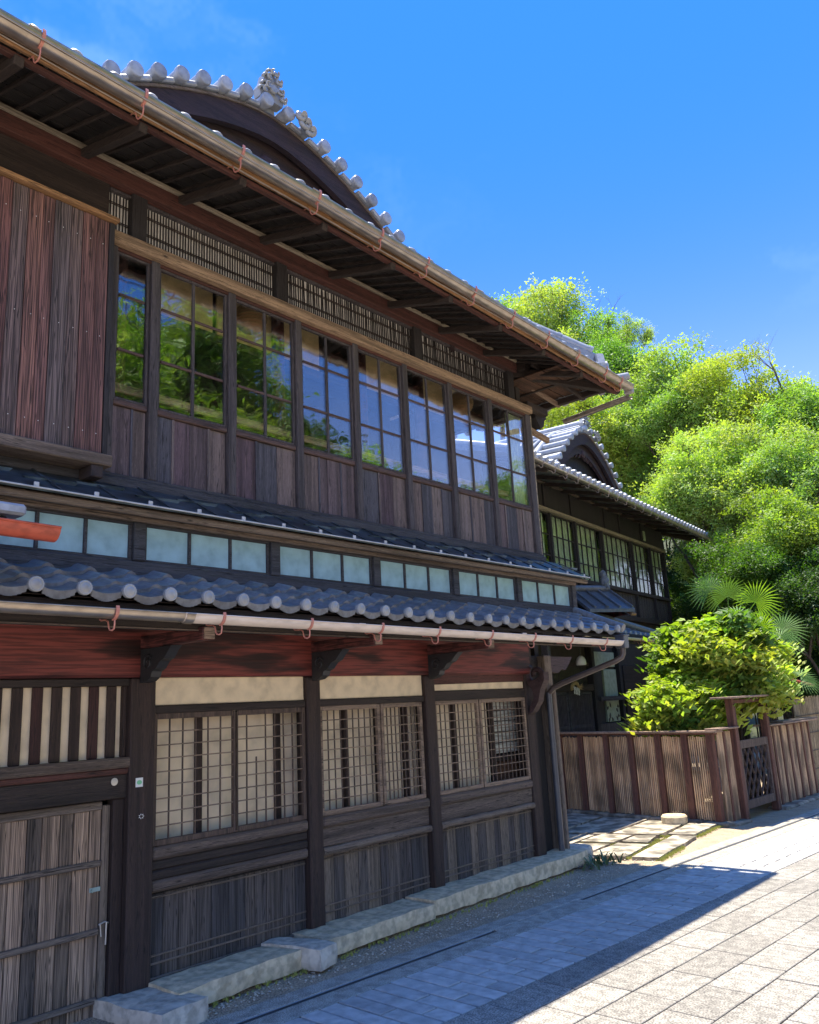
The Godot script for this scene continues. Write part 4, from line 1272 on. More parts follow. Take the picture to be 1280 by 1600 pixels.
func interior() -> void:
	# gallery corridor behind the glass
	bx("gallery_floor", inn, M.grey_x, Vector3(-1.0, 3.60, -4.6), Vector3(9.70, 3.658, -0.16), 0.003)
	bx("gallery_ceiling", inn, M.soffit, Vector3(-1.0, 6.50, -4.6), Vector3(9.70, 6.54, -0.1), 0.003)
	bx("room_wall", inn, M.wall_dark, Vector3(-1.0, 3.66, -2.62), Vector3(9.69, 6.5, -2.56), 0.003)
	for s in [[4.37, 5.04], [5.10, 6.2], [6.31, 6.62], [7.43, 8.13], [8.6, 9.68]]:
		bx("ochre_panel", inn, M.wall_ochre, Vector3(s[0], 5.93, -1.0), Vector3(s[1], 6.5, -0.97), 0.002)
	bx("inner_lintel", inn, M.dark_x, Vector3(-1.0, 5.83, -1.02), Vector3(9.69, 5.927, -0.94), 0.004)
	for x in [3.9, 5.92, 7.3, 8.45]:
		var pb := Mb.new()
		pb.tube([Vector3(x, 3.66, -0.92), Vector3(x, 6.5, -0.92)], [0.075], 12)
		obj("round_column", inn, pb.mesh(), M.plate_x)
	bx("handrail", inn, M.light_x, Vector3(3.3, 4.62, -0.22), Vector3(9.6, 4.70, -0.17), 0.006)
	# pale blind in the last window
	bx("blind", inn, M.curtain, Vector3(9.36, 4.5, -0.12), Vector3(9.68, 5.83, -0.10), 0.002)
	# two woven lamps hanging in the gallery
	for q in [[5.27, 6.06, -0.6, "round woven basket lamp hanging behind the third gallery window from the shutters"], [9.0, 6.02, -0.6, "round woven basket lamp hanging behind the gallery windows at the far right end"]]:
		var t := thing("basket_lamp", q[3], "lamp", Vector3(q[0], q[1] - 0.17, q[2]), 0.0, "woven lamps in the upper gallery")
		var bm := Mb.new()
		bm.lathe([Vector2(0.0, 0.0), Vector2(0.10, 0.02), Vector2(0.155, 0.09), Vector2(0.17, 0.17), Vector2(0.15, 0.26), Vector2(0.09, 0.32), Vector2(0.06, 0.33)], 20)
		obj("woven_shade", t, bm.mesh(), M.basket)
		for r in 9:
			var ring := []
			var yy := 0.03 + 0.034 * r
			var rr := 0.172 * sqrt(maxf(0.05, 1.0 - pow((yy - 0.17) / 0.175, 2)))
			for k in 17:
				ring.append(Vector3(cos(TAU * k / 16) * rr, yy, sin(TAU * k / 16) * rr))
			var rm := Mb.new()
			rm.tube(ring, [0.007], 5, false)
			obj("weave_ring", t, rm.mesh(), M.straw)
		var cd := Mb.new()
		cd.tube([Vector3(0, 0.33, 0), Vector3(0, 0.62, 0)], [0.006], 6)
		obj("cord", t, cd.mesh(), M.iron)

# ---------------------------------------------------------------- the building further along
func far_building() -> void:
	var b := thing("far_wooden_building", "dark two-storey timber building behind the garden fence with curtained upstairs windows and tiled gable", "building", Vector3(14.77, 0, -3.17), 0.0984)
	bx("wall", b, M.wall_dark, Vector3(-1.5, -0.1, -0.30), Vector3(8.45, 3.84, -0.12), 0.004)
	bx("upper_wall", b, M.dark_y, Vector3(-1.5, 5.96, -0.12), Vector3(8.45, 6.75, -0.02), 0.004)
	bx("back_wall", b, M.wall_dark, Vector3(-1.5, -0.1, -6.0), Vector3(8.45, 6.75, -5.9), 0.004)
	bx("end_wall", b, M.dark_y, Vector3(8.35, -0.1, -5.9), Vector3(8.45, 6.75, -0.31), 0.004)
	bx("end_wall", b, M.dark_y, Vector3(-1.5, -0.1, -5.9), Vector3(-1.4, 6.75, -0.31), 0.004)
	bx("room_wall", b, M.wall_dark, Vector3(-1.4, 3.9, -1.4), Vector3(8.35, 6.7, -1.35), 0.003)
	for x in [-0.6, 0.6, 2.0, 4.0, 5.0, 6.6]:
		bx("wall_batten", b, M.dark_y, Vector3(x, 6.0, -0.018), Vector3(x + 0.09, 6.55, 0.02), 0.004)
	bx("wall_strip", b, M.rail_x, Vector3(-1.5, 6.50, -0.018), Vector3(8.4, 6.535, 0.06), 0.004)
	bx("window_header", b, M.strip_x, Vector3(-1.5, 5.88, -0.10), Vector3(8.45, 5.958, 0.05), 0.006)
	bx("name_tag", b, M.curtain, Vector3(6.75, 6.03, 0.0), Vector3(6.88, 6.30, 0.03), 0.004)
	bx("sill", b, M.dark_x, Vector3(-1.5, 4.44, -0.10), Vector3(8.45, 4.53, 0.04), 0.006)
	bx("base_beam", b, M.dark_x, Vector3(-1.5, 3.72, -0.118), Vector3(8.5, 3.84, 0.06), 0.006)
	var posts := [-1.3, -0.35, 0.87, 2.19, 3.77, 5.8, 7.2, 8.36]
	for x in posts:
		bx("gallery_post", b, M.dark_y, Vector3(x - 0.04, 3.842, -0.11), Vector3(x + 0.04, 5.878, 0.02), 0.006)
	for i in posts.size() - 1:
		var a: float = posts[i] + 0.041
		var e: float = posts[i + 1] - 0.041
		var fr := Mb.new()
		for yy in [4.545, 5.862]:
			fr.cbox(Vector3((a + e) / 2, yy, -0.04), Vector3(e - a, 0.03, 0.03), Basis(), 0.003)
		var n := 3 if e - a < 1.2 else 4
		if e - a > 1.4:
			n = 5 if e - a < 1.8 else 6
		for k in n + 1:
			fr.cbox(Vector3(lerpf(a + 0.012, e - 0.012, float(k) / n), 5.203, -0.04), Vector3(0.028, 1.28, 0.03), Basis(), 0.003)
		var w := obj("gallery_window", b, fr.mesh(), M.dark_y)
		for k in n:
			var xa := lerpf(a + 0.012, e - 0.012, float(k) / n) + 0.019
			var xb := lerpf(a + 0.012, e - 0.012, float(k + 1) / n) - 0.019
			for yy in [4.92, 5.38]:
				bx("cross_muntin", w, M.dark_x, Vector3(xa, yy - 0.014, -0.05), Vector3(xb, yy + 0.014, -0.03), 0.003)
			for r in 3:
				var yl: float = [4.562, 4.936, 5.396][r]
				var yh: float = [4.904, 5.364, 5.846][r]
				bx("pane", w, M.glass_clear, Vector3(xa, yl, -0.042), Vector3(xb, yh, -0.038), 0.0)
		# gathered curtain behind
		if i != 5 or true:
			var cu := Mb.new()
			var m := 26
			for k in m:
				var x0 := lerpf(a - 0.02, e - (0.10 if i % 2 == 1 else 0.0), float(k) / m)
				var x1 := lerpf(a - 0.02, e - (0.10 if i % 2 == 1 else 0.0), float(k + 1) / m)
				var z0 := -0.11 + 0.018 * sin(k * 1.9)
				var z1 := -0.11 + 0.018 * sin((k + 1) * 1.9)
				cu.quad(Vector3(x0, 4.5, z0), Vector3(x1, 4.5, z1), Vector3(x1, 5.86, z1), Vector3(x0, 5.86, z0), Vector3.BACK)
				cu.quad(Vector3(x0, 4.5, z0 - 0.004), Vector3(x1, 4.5, z1 - 0.004), Vector3(x1, 5.86, z1 - 0.004), Vector3(x0, 5.86, z0 - 0.004), Vector3.FORWARD)
			obj("curtain", b, cu.mesh(), M.curtain)
		var pn := bx("lower_panel", b, M.dark_y, Vector3(a, 3.842, -0.10), Vector3(e, 4.438, -0.07), 0.002)
		var nb := int((e - a) / 0.17)
		for k in nb:
			bx("board", pn, M.skirt_2 if i > 3 else M.dark_y, Vector3.ZERO, Vector3((e - a) / nb - 0.02, 0.59, 0.025), 0.004).position = Vector3(lerpf(a, e, (k + 0.5) / nb), 4.14, -0.058) - pn.position
	# eave: soffit, fascia, arms, tile ends, gutter with hooks
	var rf := Mb.new()
	rf.prism(PackedVector2Array([Vector2(1.0, 6.37), Vector2(-3.0, 7.62), Vector2(-6.6, 6.4), Vector2(-6.6, 6.3), Vector2(-3.0, 7.4), Vector2(1.0, 6.30)]), -2.4, 9.7, Transform3D(Basis(Vector3.BACK, Vector3.UP, Vector3.RIGHT), Vector3.ZERO))
	var roof := obj("main_roof", b, rf.mesh(), M.tile_3)
	bx("fascia", roof, M.dark_x, Vector3(-2.4, 6.27, 0.95), Vector3(9.7, 6.33, 0.99), 0.004)
	var bs := Basis(Vector3.RIGHT, atan2(1.25, 4.0))
	for k in 47:
		var x := -2.3 + 0.26 * k
		if x > 9.65:
			break
		obj("roof_tile", roof, roll_mesh(0.055, 4.1), M["tile_pale_%d" % (k % 4)], Transform3D(bs, Vector3(x, 6.42, 1.03)))
		bx("eave_pan", roof, M["tile_pale_%d" % ((k + 2) % 4)], Vector3(x + 0.06, 6.345, 0.80), Vector3(x + 0.20, 6.40, 1.02), 0.012)
	for k in 13:
		var ar := Mb.new()
		ar.bar(Vector3(-2.0 + 0.9 * k, 6.50, 0.0), Vector3(-2.0 + 0.9 * k, 6.26, 0.94), 0.07, 0.08)
		obj("eave_arm", roof, ar.mesh(), M.dark_z)
	bx("main_ridge", roof, M.tile_1, Vector3(-2.3, 7.55, -3.12), Vector3(9.6, 7.85, -2.88), 0.04)
	var gut := obj("upper_gutter", b, gutter_mesh([Vector3(-2.4, 6.30, 1.07), Vector3(9.75, 6.27, 1.07)], 0.055), M.gutter_bronze)
	for k in 20:
		obj("gutter_hook", gut, hook_mesh(0.055), M.hook_pale, Transform3D(Basis(), Vector3(-1.6 + 0.54 * k, 6.295, 1.07)))
	var side := Mb.new()
	side.bar(Vector3(8.4, 6.50, -0.1), Vector3(9.6, 6.20, 0.95), 0.09, 0.1)
	obj("hip_rafter", roof, side.mesh(), M.dark_x)
	gable(b, Vector3(3.35, 8.36, 0.0), 1.95, 1.20, 2.3, 9, 2.9, 0.07)
	# ground floor: slatted sliding doors, plaster, windows
	for x in [[-0.4, 1.02], [1.06, 2.3]]:
		var fr := Mb.new()
		for xx in [x[0] + 0.03, x[1] - 0.03]:
			fr.cbox(Vector3(xx, 1.0, -0.06), Vector3(0.06, 2.0, 0.05))
		for yy in [0.05, 0.75, 1.28, 1.98]:
			fr.cbox(Vector3((x[0] + x[1]) / 2, yy, -0.06), Vector3(x[1] - x[0] - 0.12, 0.07, 0.04))
		var d := obj("slatted_door", b, fr.mesh(), M.sill_x)
		var xx2: float = x[0] + 0.09
		while xx2 < x[1] - 0.07:
			bx("slat", d, M.stile, Vector3(xx2, 0.09, -0.055), Vector3(xx2 + 0.028, 1.94, -0.035), 0.003)
			xx2 += 0.062
	bx("door_track", b, M.dark_x, Vector3(-1.4, 2.02, -0.118), Vector3(2.45, 2.16, 0.02), 0.006)
	bx("transom_glass", b, M.glass_clear, Vector3(0.6, 2.2, -0.10), Vector3(2.2, 2.55, -0.095), 0.0)
	bx("transom_frame", b, M.dark_x, Vector3(0.5, 2.56, -0.118), Vector3(2.3, 2.64, -0.04), 0.004)
	bx("door_pillar", b, M.dark_y, Vector3(2.31, -0.1, -0.118), Vector3(2.48, 3.7, 0.03), 0.006)
	bx("plaster_panel", b, M.panel_green, Vector3(2.5, 2.56, -0.118), Vector3(3.9, 2.9, -0.07), 0.003)
	bx("plaster_panel", b, M.panel_green, Vector3(3.16, 1.30, -0.118), Vector3(3.92, 2.5, -0.07), 0.003)
	M.plant_cut = M.iron
	bx("post", b, M.dark_y, Vector3(3.94, -0.1, -0.118), Vector3(4.1, 3.7, 0.02), 0.006)
	bx("hand_rail", b, M.sill_x, Vector3(2.48, 1.78, 0.0), Vector3(4.75, 1.88, 0.10), 0.006)
	bx("low_boarding", b, M.stile, Vector3(2.5, -0.05, -0.05), Vector3(5.6, 1.28, 0.0), 0.004)
	bx("window_frame", b, M.dark_x, Vector3(4.4, 1.3, -0.118), Vector3(6.8, 2.6, -0.06), 0.006)
	# small leafy cut-outs fixed over the pale panel
	for q in [[3.2, 1.62], [3.3, 1.45], [3.24, 1.36], [3.75, 1.55], [3.82, 1.42], [3.72, 1.36], [3.83, 1.64], [3.36, 1.68], [3.42, 1.36]]:
		var lf := Mb.new()
		lf.prism(PackedVector2Array([Vector2(-0.06, 0), Vector2(0, 0.035), Vector2(0.07, 0.01), Vector2(0.02, -0.04)]), 0, 0.01)
		obj("leaf_cut_out", b, lf.mesh(), M.iron, Transform3D(Basis(Vector3.BACK, q[0] * 9.0), Vector3(q[0], q[1], -0.068)))
	# entrance canopy: tiled pent roof with a short hip ridge, and the small gabled porch roof above it
	var a := deg_to_rad(24.0)
	var cd := Mb.new()
	cd.prism(PackedVector2Array([Vector2(1.40, 3.10), Vector2(0.02, 3.66), Vector2(0.02, 3.58), Vector2(1.40, 3.03)]), -4.6, 3.05, Transform3D(Basis(Vector3.BACK, Vector3.UP, Vector3.RIGHT), Vector3.ZERO))
	var can := obj("entrance_canopy", b, cd.mesh(), M.dark_x)
	var tm := tile_mesh(0.29, 0.31, false)
	var te := tile_mesh(0.29, 0.28, true)
	for c in 26:
		for r in 5:
			var s0 := 0.02 + 0.275 * r
			var xx := -4.35 + 0.29 * c
			obj("roof_tile", can, te if r == 4 else tm, M["tile_%d" % rng.randi_range(0, 3)], Transform3D(Basis(Vector3.RIGHT, a - 0.08), Vector3(xx, 3.70 - sin(a) * s0, 0.04 + cos(a) * s0)))
			if r == 4:
				obj("eave_disc", can, disc_mesh(0.052, 0.02), M.tile_face, Transform3D(Basis(), Vector3(xx, 3.70 - sin(a) * (s0 + 0.25), 0.04 + cos(a) * (s0 + 0.285))))
	var hr := Mb.new()
	hr.tube([Vector3(0.1, 3.76, 0.1), Vector3(1.6, 3.52, 0.75), Vector3(3.05, 3.18, 1.38)], [0.085, 0.08, 0.075], 12)
	hr.lathe([Vector2(0.08, 0), Vector2(0.09, 0.02), Vector2(0.05, 0.05), Vector2(0, 0.055)], 12, Transform3D(Basis(Vector3.BACK, -1.3), Vector3(3.04, 3.18, 1.38)))
	obj("hip_ridge", can, hr.mesh(), M.tile_1)
	bx("canopy_purlin", can, M.dark_x, Vector3(-4.6, 2.93, 1.22), Vector3(3.05, 3.02, 1.32), 0.006)
	obj("canopy_gutter", can, gutter_mesh([Vector3(-4.6, 3.0, 1.48), Vector3(3.22, 3.02, 1.48)], 0.05), M.gutter_cream)
	for x in [0.6, 1.5, 2.3, 2.9]:
		obj("gutter_hook", can, hook_mesh(0.05), M.hook, Transform3D(Basis(), Vector3(x, 3.01, 1.48)))
	for x in [-2.4, 3.0]:
		bx("canopy_post", can, M.dark_y, Vector3(x - 0.06, -0.15, 1.16), Vector3(x + 0.06, 2.93, 1.28), 0.006)
	var pr := Node3D.new()
	# little gabled porch roof
	var pg := Mb.new()
	pg.prism(PackedVector2Array([Vector2(-0.85, -0.50), Vector2(0.0, 0.0), Vector2(0.85, -0.50), Vector2(0.85, -0.57), Vector2(0.0, -0.09), Vector2(-0.85, -0.57)]), -0.55, 0.55)
	pr.free()
	var porch := obj("porch_roof", b, pg.mesh(), M.tile_1, Transform3D(Basis(Vector3.UP, 0.95), Vector3(1.62, 4.16, 0.42)))
	for sg in [-1.0, 1.0]:
		for k in 4:
			var tb := Mb.new()
			tb.tube([Vector3(0.06 * sg, 0.0, -0.4 + 0.3 * k), Vector3(0.85 * sg, -0.46, -0.4 + 0.3 * k)], [0.022], 8)
			obj("tile_roll", porch, tb.mesh(), M["tile_%d" % k])
		var ba := Mb.new()
		ba.bar(Vector3(0.0, -0.13, 0.50), Vector3(0.86 * sg, -0.63, 0.50), 0.05, 0.13, Vector3.BACK)
		obj("bargeboard", porch, ba.mesh(), M.fascia_x)
	var gf := Mb.new()
	gf.prism(PackedVector2Array([Vector2(-0.75, -0.62), Vector2(0, -0.14), Vector2(0.75, -0.62)]), 0.36, 0.42)
	obj("red_gable_field", porch, gf.mesh(), M.beam_red)
	var pridge := Mb.new()
	pridge.tube([Vector3(0, 0.05, -0.5), Vector3(0, 0.05, 0.5)], [0.075], 10)
	var fn := noise(8, 0.6, 3)
	pridge.lump(Vector3(0, 0.18, 0.42), Vector3(0.13, 0.17, 0.10), fn, 0.5, 7, 10)
	pridge.lump(Vector3(0, 0.36, 0.40), Vector3(0.08, 0.10, 0.07), fn, 0.5, 7, 10)
	obj("porch_ridge", porch, pridge.mesh(), M.tile_3)
	bx("porch_body", b, M.wall_dark, Vector3(1.15, 3.3, -0.11), Vector3(2.35, 3.75, 0.30), 0.004)
	# things on the entrance
	var lamp := thing("dome_lamp", "white dome-shaped lamp hanging under the canopy by the slatted doors", "lamp", Vector3(14.77, 0, -3.17) + Vector3(0.43, 2.52, 0.60).rotated(Vector3.UP, 0.0984))
	var lm := Mb.new()
	lm.lathe([Vector2(0.095, 0.0), Vector2(0.105, 0.02), Vector2(0.10, 0.09), Vector2(0.075, 0.15), Vector2(0.03, 0.185), Vector2(0.0, 0.19)], 18)
	lm.lathe([Vector2(0.085, 0.0), Vector2(0.095, 0.0)], 18)
	obj("shade", lamp, lm.mesh(), M.white)
	var lc := Mb.new()
	lc.tube([Vector3(0, 0.18, 0), Vector3(0, 0.62, 0)], [0.012], 6)
	obj("stem", lamp, lc.mesh(), M.iron)
	var wr := thing("straw_wreath", "straw rope ornament with folded white paper strips hung above the slatted doors", "wreath", Vector3(14.77, 0, -3.17) + Vector3(1.30, 2.06, 0.03).rotated(Vector3.UP, 0.0984), 0.0984)
	var rp := []
	for k in 13:
		var t := -PI * 0.05 + PI * 1.1 * k / 12.0
		rp.append(Vector3(cos(t) * 0.19, sin(t) * 0.13, 0.01 * sin(k * 1.7)))
	var wm := Mb.new()
	wm.tube(rp, [0.02, 0.03, 0.036, 0.04], 8)
	obj("rope", wr, wm.mesh(), M.straw)
	var tu := Mb.new()
	for k in 16:
		var t := rng.randf_range(-0.5, 0.9)
		tu.tube([Vector3(0.17, 0.03, 0.02), Vector3(0.17 + cos(t) * 0.12, 0.03 + sin(t) * 0.13, 0.02 + rng.randf_range(-0.03, 0.05))], [0.006, 0.002], 5)
	obj("straw_tuft", wr, tu.mesh(), M.straw)
	for k in 4:
		var st := Mb.new()
		for j in 3:
			st.cbox(Vector3(0.018 * (j % 2), -0.05 * j, 0.0), Vector3(0.045, 0.055, 0.003), Basis(Vector3.BACK, 0.25 * (1 if j % 2 == 0 else -1)), 0.001)
		obj("paper_strip", wr, st.mesh(), M.white, Transform3D(Basis(), Vector3(-0.12 + 0.075 * k, 0.03 - 0.012 * k, 0.03)))

# ---------------------------------------------------------------- garden fence, gate, reed screen
func fences() -> void:
	var C := Vector3(13.44, 0, 0.63)
	var E := Vector3(14.12, 0, -2.9)
	var len := C.distance_to(E)
	# local x runs from the corner away from the street
	var f := thing("slatted_fence", "long side of the brown garden fence, thin bamboo slats between dark posts facing the flagstones", "fence", C, atan2(-(E.z - C.z), E.x - C.x), "garden fence")
	# its face towards the court is on the local +z or -z side
	var zf := 1.0 if (Vector3(-1, 0, 0)).dot(f.transform.basis.z) > 0.0 else -1.0
	var us := [0.05, 0.515, 1.03, 1.59, 2.12, 2.71, 3.22]
	for i in us.size():
		var w := 0.055 if i != 0 else 0.06
		bx("post", f, M.fence_post, Vector3(us[i] - w, -0.14, -0.05), Vector3(us[i] + w, 1.21, 0.05), 0.006)
	for i in us.size():
		var a: float = us[i] + 0.058
		var b: float = (us[i + 1] if i < us.size() - 1 else len) - 0.058
		for y in [0.15, 0.62, 1.08]:
			bx("rail", f, M.fence_post, Vector3(a, y - 0.02, -zf * 0.012), Vector3(b, y + 0.02, -zf * 0.04), 0.004)
		var n := int((b - a) / 0.036)
		for k in n:
			var x := lerpf(a, b, (k + 0.5) / n)
			var key := "bamboo%d" % (k % 3)
			if not cache.has(key):
				var mb := Mb.new()
				var pts := []
				var rr := []
				for q in 9:
					pts.append(Vector3(0.0008 * sin(q * 2.1 + k), -0.09 + 1.27 * q / 8.0, 0))
					rr.append(0.0125 if q % 3 != 1 else 0.0145)
				mb.tube(pts, rr, 6)
				cache[key] = mb.mesh()
			var o := obj("bamboo_slat", f, cache[key], pick("bamboo", 3), Transform3D(Basis(), Vector3(x, rng.randf_range(-0.015, 0.01), zf * 0.008)))
			o.rotation.z = rng.randf_range(-0.002, 0.002)
	bx("cap_board", f, M.fence_cap, Vector3(-0.12, 1.235, -0.11), Vector3(len, 1.27, 0.11), 0.006)
	bx("cap_bearer", f, M.fence_post, Vector3(-0.05, 1.205, -0.05), Vector3(len, 1.234, 0.05), 0.004)
	# kerb stones under it
	var x0 := -0.15
	var q2 := 0
	while x0 < len:
		var w := rng.randf_range(0.4, 0.7)
		bx("kerb_stone", f, M.flag_1, Vector3(x0, -0.24, -0.12), Vector3(minf(x0 + w - 0.01, len), -0.105 + 0.01 * (q2 % 2), 0.12), 0.02)
		x0 += w
		q2 += 1
	# street side, left of the gate
	var p := thing("short_fence_panel", "short brown fence panel between the fence corner and the left gate post", "fence", Vector3(13.47, 0, 0.66), -0.10, "garden fence")
	var strips := [0.0, 0.16, 0.20, 0.42]
	bx("board", p, M.panel_0, Vector3(0.04, -0.12, -0.02), Vector3(0.20, 1.24, 0.02), 0.005)
	bx("post", p, M.fence_post, Vector3(0.205, -0.13, -0.035), Vector3(0.265, 1.25, 0.035), 0.005)
	bx("board", p, M.panel_1, Vector3(0.27, -0.12, -0.02), Vector3(0.47, 1.24, 0.02), 0.005)
	bx("cap_board", p, M.fence_cap, Vector3(-0.10, 1.272, -0.12), Vector3(0.62, 1.30, 0.12), 0.006)
	bx("kerb_stone", p, M.flag_1, Vector3(0.0, -0.25, -0.12), Vector3(0.56, -0.125, 0.16), 0.02)
	# gate frame and gate leaf
	var g := thing("gate_frame", "open brown gate frame of two tall posts under a flat cap board", "gate", Vector3(14.05, 0, 0.74), -0.03)
	bx("post", g, M.fence_post, Vector3(-0.06, -0.16, -0.06), Vector3(0.07, 1.74, 0.06), 0.006)
	bx("post", g, M.fence_post, Vector3(1.36, -0.16, -0.06), Vector3(1.49, 1.74, 0.06), 0.006)
	bx("cap_board", g, M.fence_cap, Vector3(-0.30, 1.742, -0.20), Vector3(1.86, 1.775, 0.20), 0.006)
	bx("cross_rail", g, M.fence_post, Vector3(0.071, 1.66, -0.03), Vector3(1.359, 1.72, 0.03), 0.005)
	var l := thing("lattice_gate", "low dark garden gate leaf filled with a diamond lattice", "gate", Vector3(14.14, 0, 0.76), -0.03)
	var fr := Mb.new()
	for x in [0.03, 1.21]:
		fr.cbox(Vector3(x, 0.53, 0), Vector3(0.06, 1.06, 0.05))
	fr.cbox(Vector3(0.62, 1.0, 0), Vector3(1.12, 0.13, 0.045))
	fr.cbox(Vector3(0.62, 0.065, 0), Vector3(1.12, 0.13, 0.045))
	obj("frame", l, fr.mesh(), M.gate)
	for sg in [-1.0, 1.0]:
		var t := -1.0
		while t < 1.2:
			# clip a diagonal to the opening
			var pa := Vector2(t, 0.13) if sg > 0 else Vector2(1.24 - t, 0.13)
			var dirv := Vector2(0.55 * sg, 0.80)
			var s0 := 0.0
			var s1 := 1.0
			var ok := true
			if sg > 0:
				s0 = maxf(0.0, (0.06 - pa.x) / dirv.x)
				s1 = minf(1.0, (1.18 - pa.x) / dirv.x)
			else:
				s0 = maxf(0.0, (1.18 - pa.x) / dirv.x)
				s1 = minf(1.0, (0.06 - pa.x) / dirv.x)
			if s1 - s0 > 0.05:
				var A := pa + dirv * s0
				var B := pa + dirv * s1
				var lb := Mb.new()
				lb.bar(Vector3(A.x, A.y, 0.006 * sg), Vector3(B.x, B.y, 0.006 * sg), 0.010, 0.034, Vector3.BACK, 0.002)
				obj("lath", l, lb.mesh(), M.gate)
			t += 0.21
	# street side, right of the gate
	var r := thing("boarded_fence", "right-hand brown fence section of pale boards and dark posts beyond the gate", "fence", Vector3(15.55, 0, 0.72), -0.035, "garden fence")
	for k in 6:
		bx("board", r, M["panel_%d" % (k % 2)], Vector3(0.03 + 0.37 * k, -0.12, -0.02), Vector3(0.30 + 0.37 * k, 1.20, 0.02), 0.005)
		bx("post", r, M.fence_post, Vector3(0.31 + 0.37 * k, -0.13, -0.035), Vector3(0.39 + 0.37 * k, 1.22, 0.035), 0.005)
	bx("cap_board", r, M.fence_cap, Vector3(-0.06, 1.225, -0.16), Vector3(2.42, 1.255, 0.16), 0.006)
	bx("cap_slab", r, M.grey_x, Vector3(0.6, 1.256, -0.12), Vector3(2.5, 1.285, 0.14), 0.008)
	var s := 0.0
	while s < 2.4:
		bx("kerb_stone", r, M.flag_1, Vector3(s, -0.26, -0.14), Vector3(s + 0.55, -0.125, 0.22), 0.03)
		s += 0.57
	# reed screen further on
	var e := thing("reed_screen", "weathered reed screen fence at the right edge beyond the brown garden fence", "fence", Vector3(17.95, 0, 0.55), -0.12)
	for k in 70:
		var key2 := "reed%d" % (k % 4)
		if not cache.has(key2):
			var mb := Mb.new()
			mb.tube([Vector3(0, -0.15, 0), Vector3(0.006, 0.8, 0), Vector3(0, 1.62 + 0.02 * (k % 4), 0)], [0.018], 5)
			cache[key2] = mb.mesh()
		obj("reed", e, cache[key2], M.reed, Transform3D(Basis(), Vector3(0.034 * k, 0, 0.006 * (k % 3))))
	for y in [0.25, 0.6, 0.95, 1.3]:
		var wv := Mb.new()
		wv.tube([Vector3(0, y, 0.03), Vector3(1.2, y + 0.02, 0.035), Vector3(2.4, y, 0.03)], [0.010], 6)
		obj("binding_cane", e, wv.mesh(), M.twig)

# ---------------------------------------------------------------- ground
func stone_mesh(s: Vector3, seed_: int, rough := 0.016) -> ArrayMesh:
	# a hewn block: subdivided box whose points wander
	var b := Mb.new()
	var f := noise(seed_, 1.3, 3)
	var fine := noise(seed_ + 50, 6.0, 2)
	var nn := Vector3i(maxi(2, int(s.x / 0.09)), 3, maxi(2, int(s.z / 0.09)))
	var pt := func(p: Vector3) -> Vector3:
		var q := p * s * 0.5
		# round the edges a little
		var r := 0.016
		var inner := (s * 0.5 - Vector3.ONE * r).max(Vector3.ZERO)
		var c := q.clamp(-inner, inner)
		var d := q - c
		if d.length() > 0.0001:
			q = c + d.normalized() * minf(d.length(), r)
		return q + Vector3(f.get_noise_3dv(q * 2.0), f.get_noise_3dv(q * 2.0 + Vector3(9, 0, 0)), f.get_noise_3dv(q * 2.0 + Vector3(0, 9, 0))) * rough + q.normalized() * fine.get_noise_3dv(q) * rough * 0.4
	for ax in 3:
		var bb := (ax + 1) % 3
		var cc := (ax + 2) % 3
		for sg in [-1.0, 1.0]:
			for i in nn[bb]:
				for k in nn[cc]:
					var P := []
					for q in [[i, k], [i + 1, k], [i + 1, k + 1], [i, k + 1]]:
						var p := Vector3()
						p[ax] = sg
						p[bb] = -1.0 + 2.0 * q[0] / nn[bb]
						p[cc] = -1.0 + 2.0 * q[1] / nn[cc]
						P.append(pt.call(p))
					var o := Vector3()
					o[ax] = sg
					b.quad(P[0], P[1], P[2], P[3], o)
	return b.mesh()

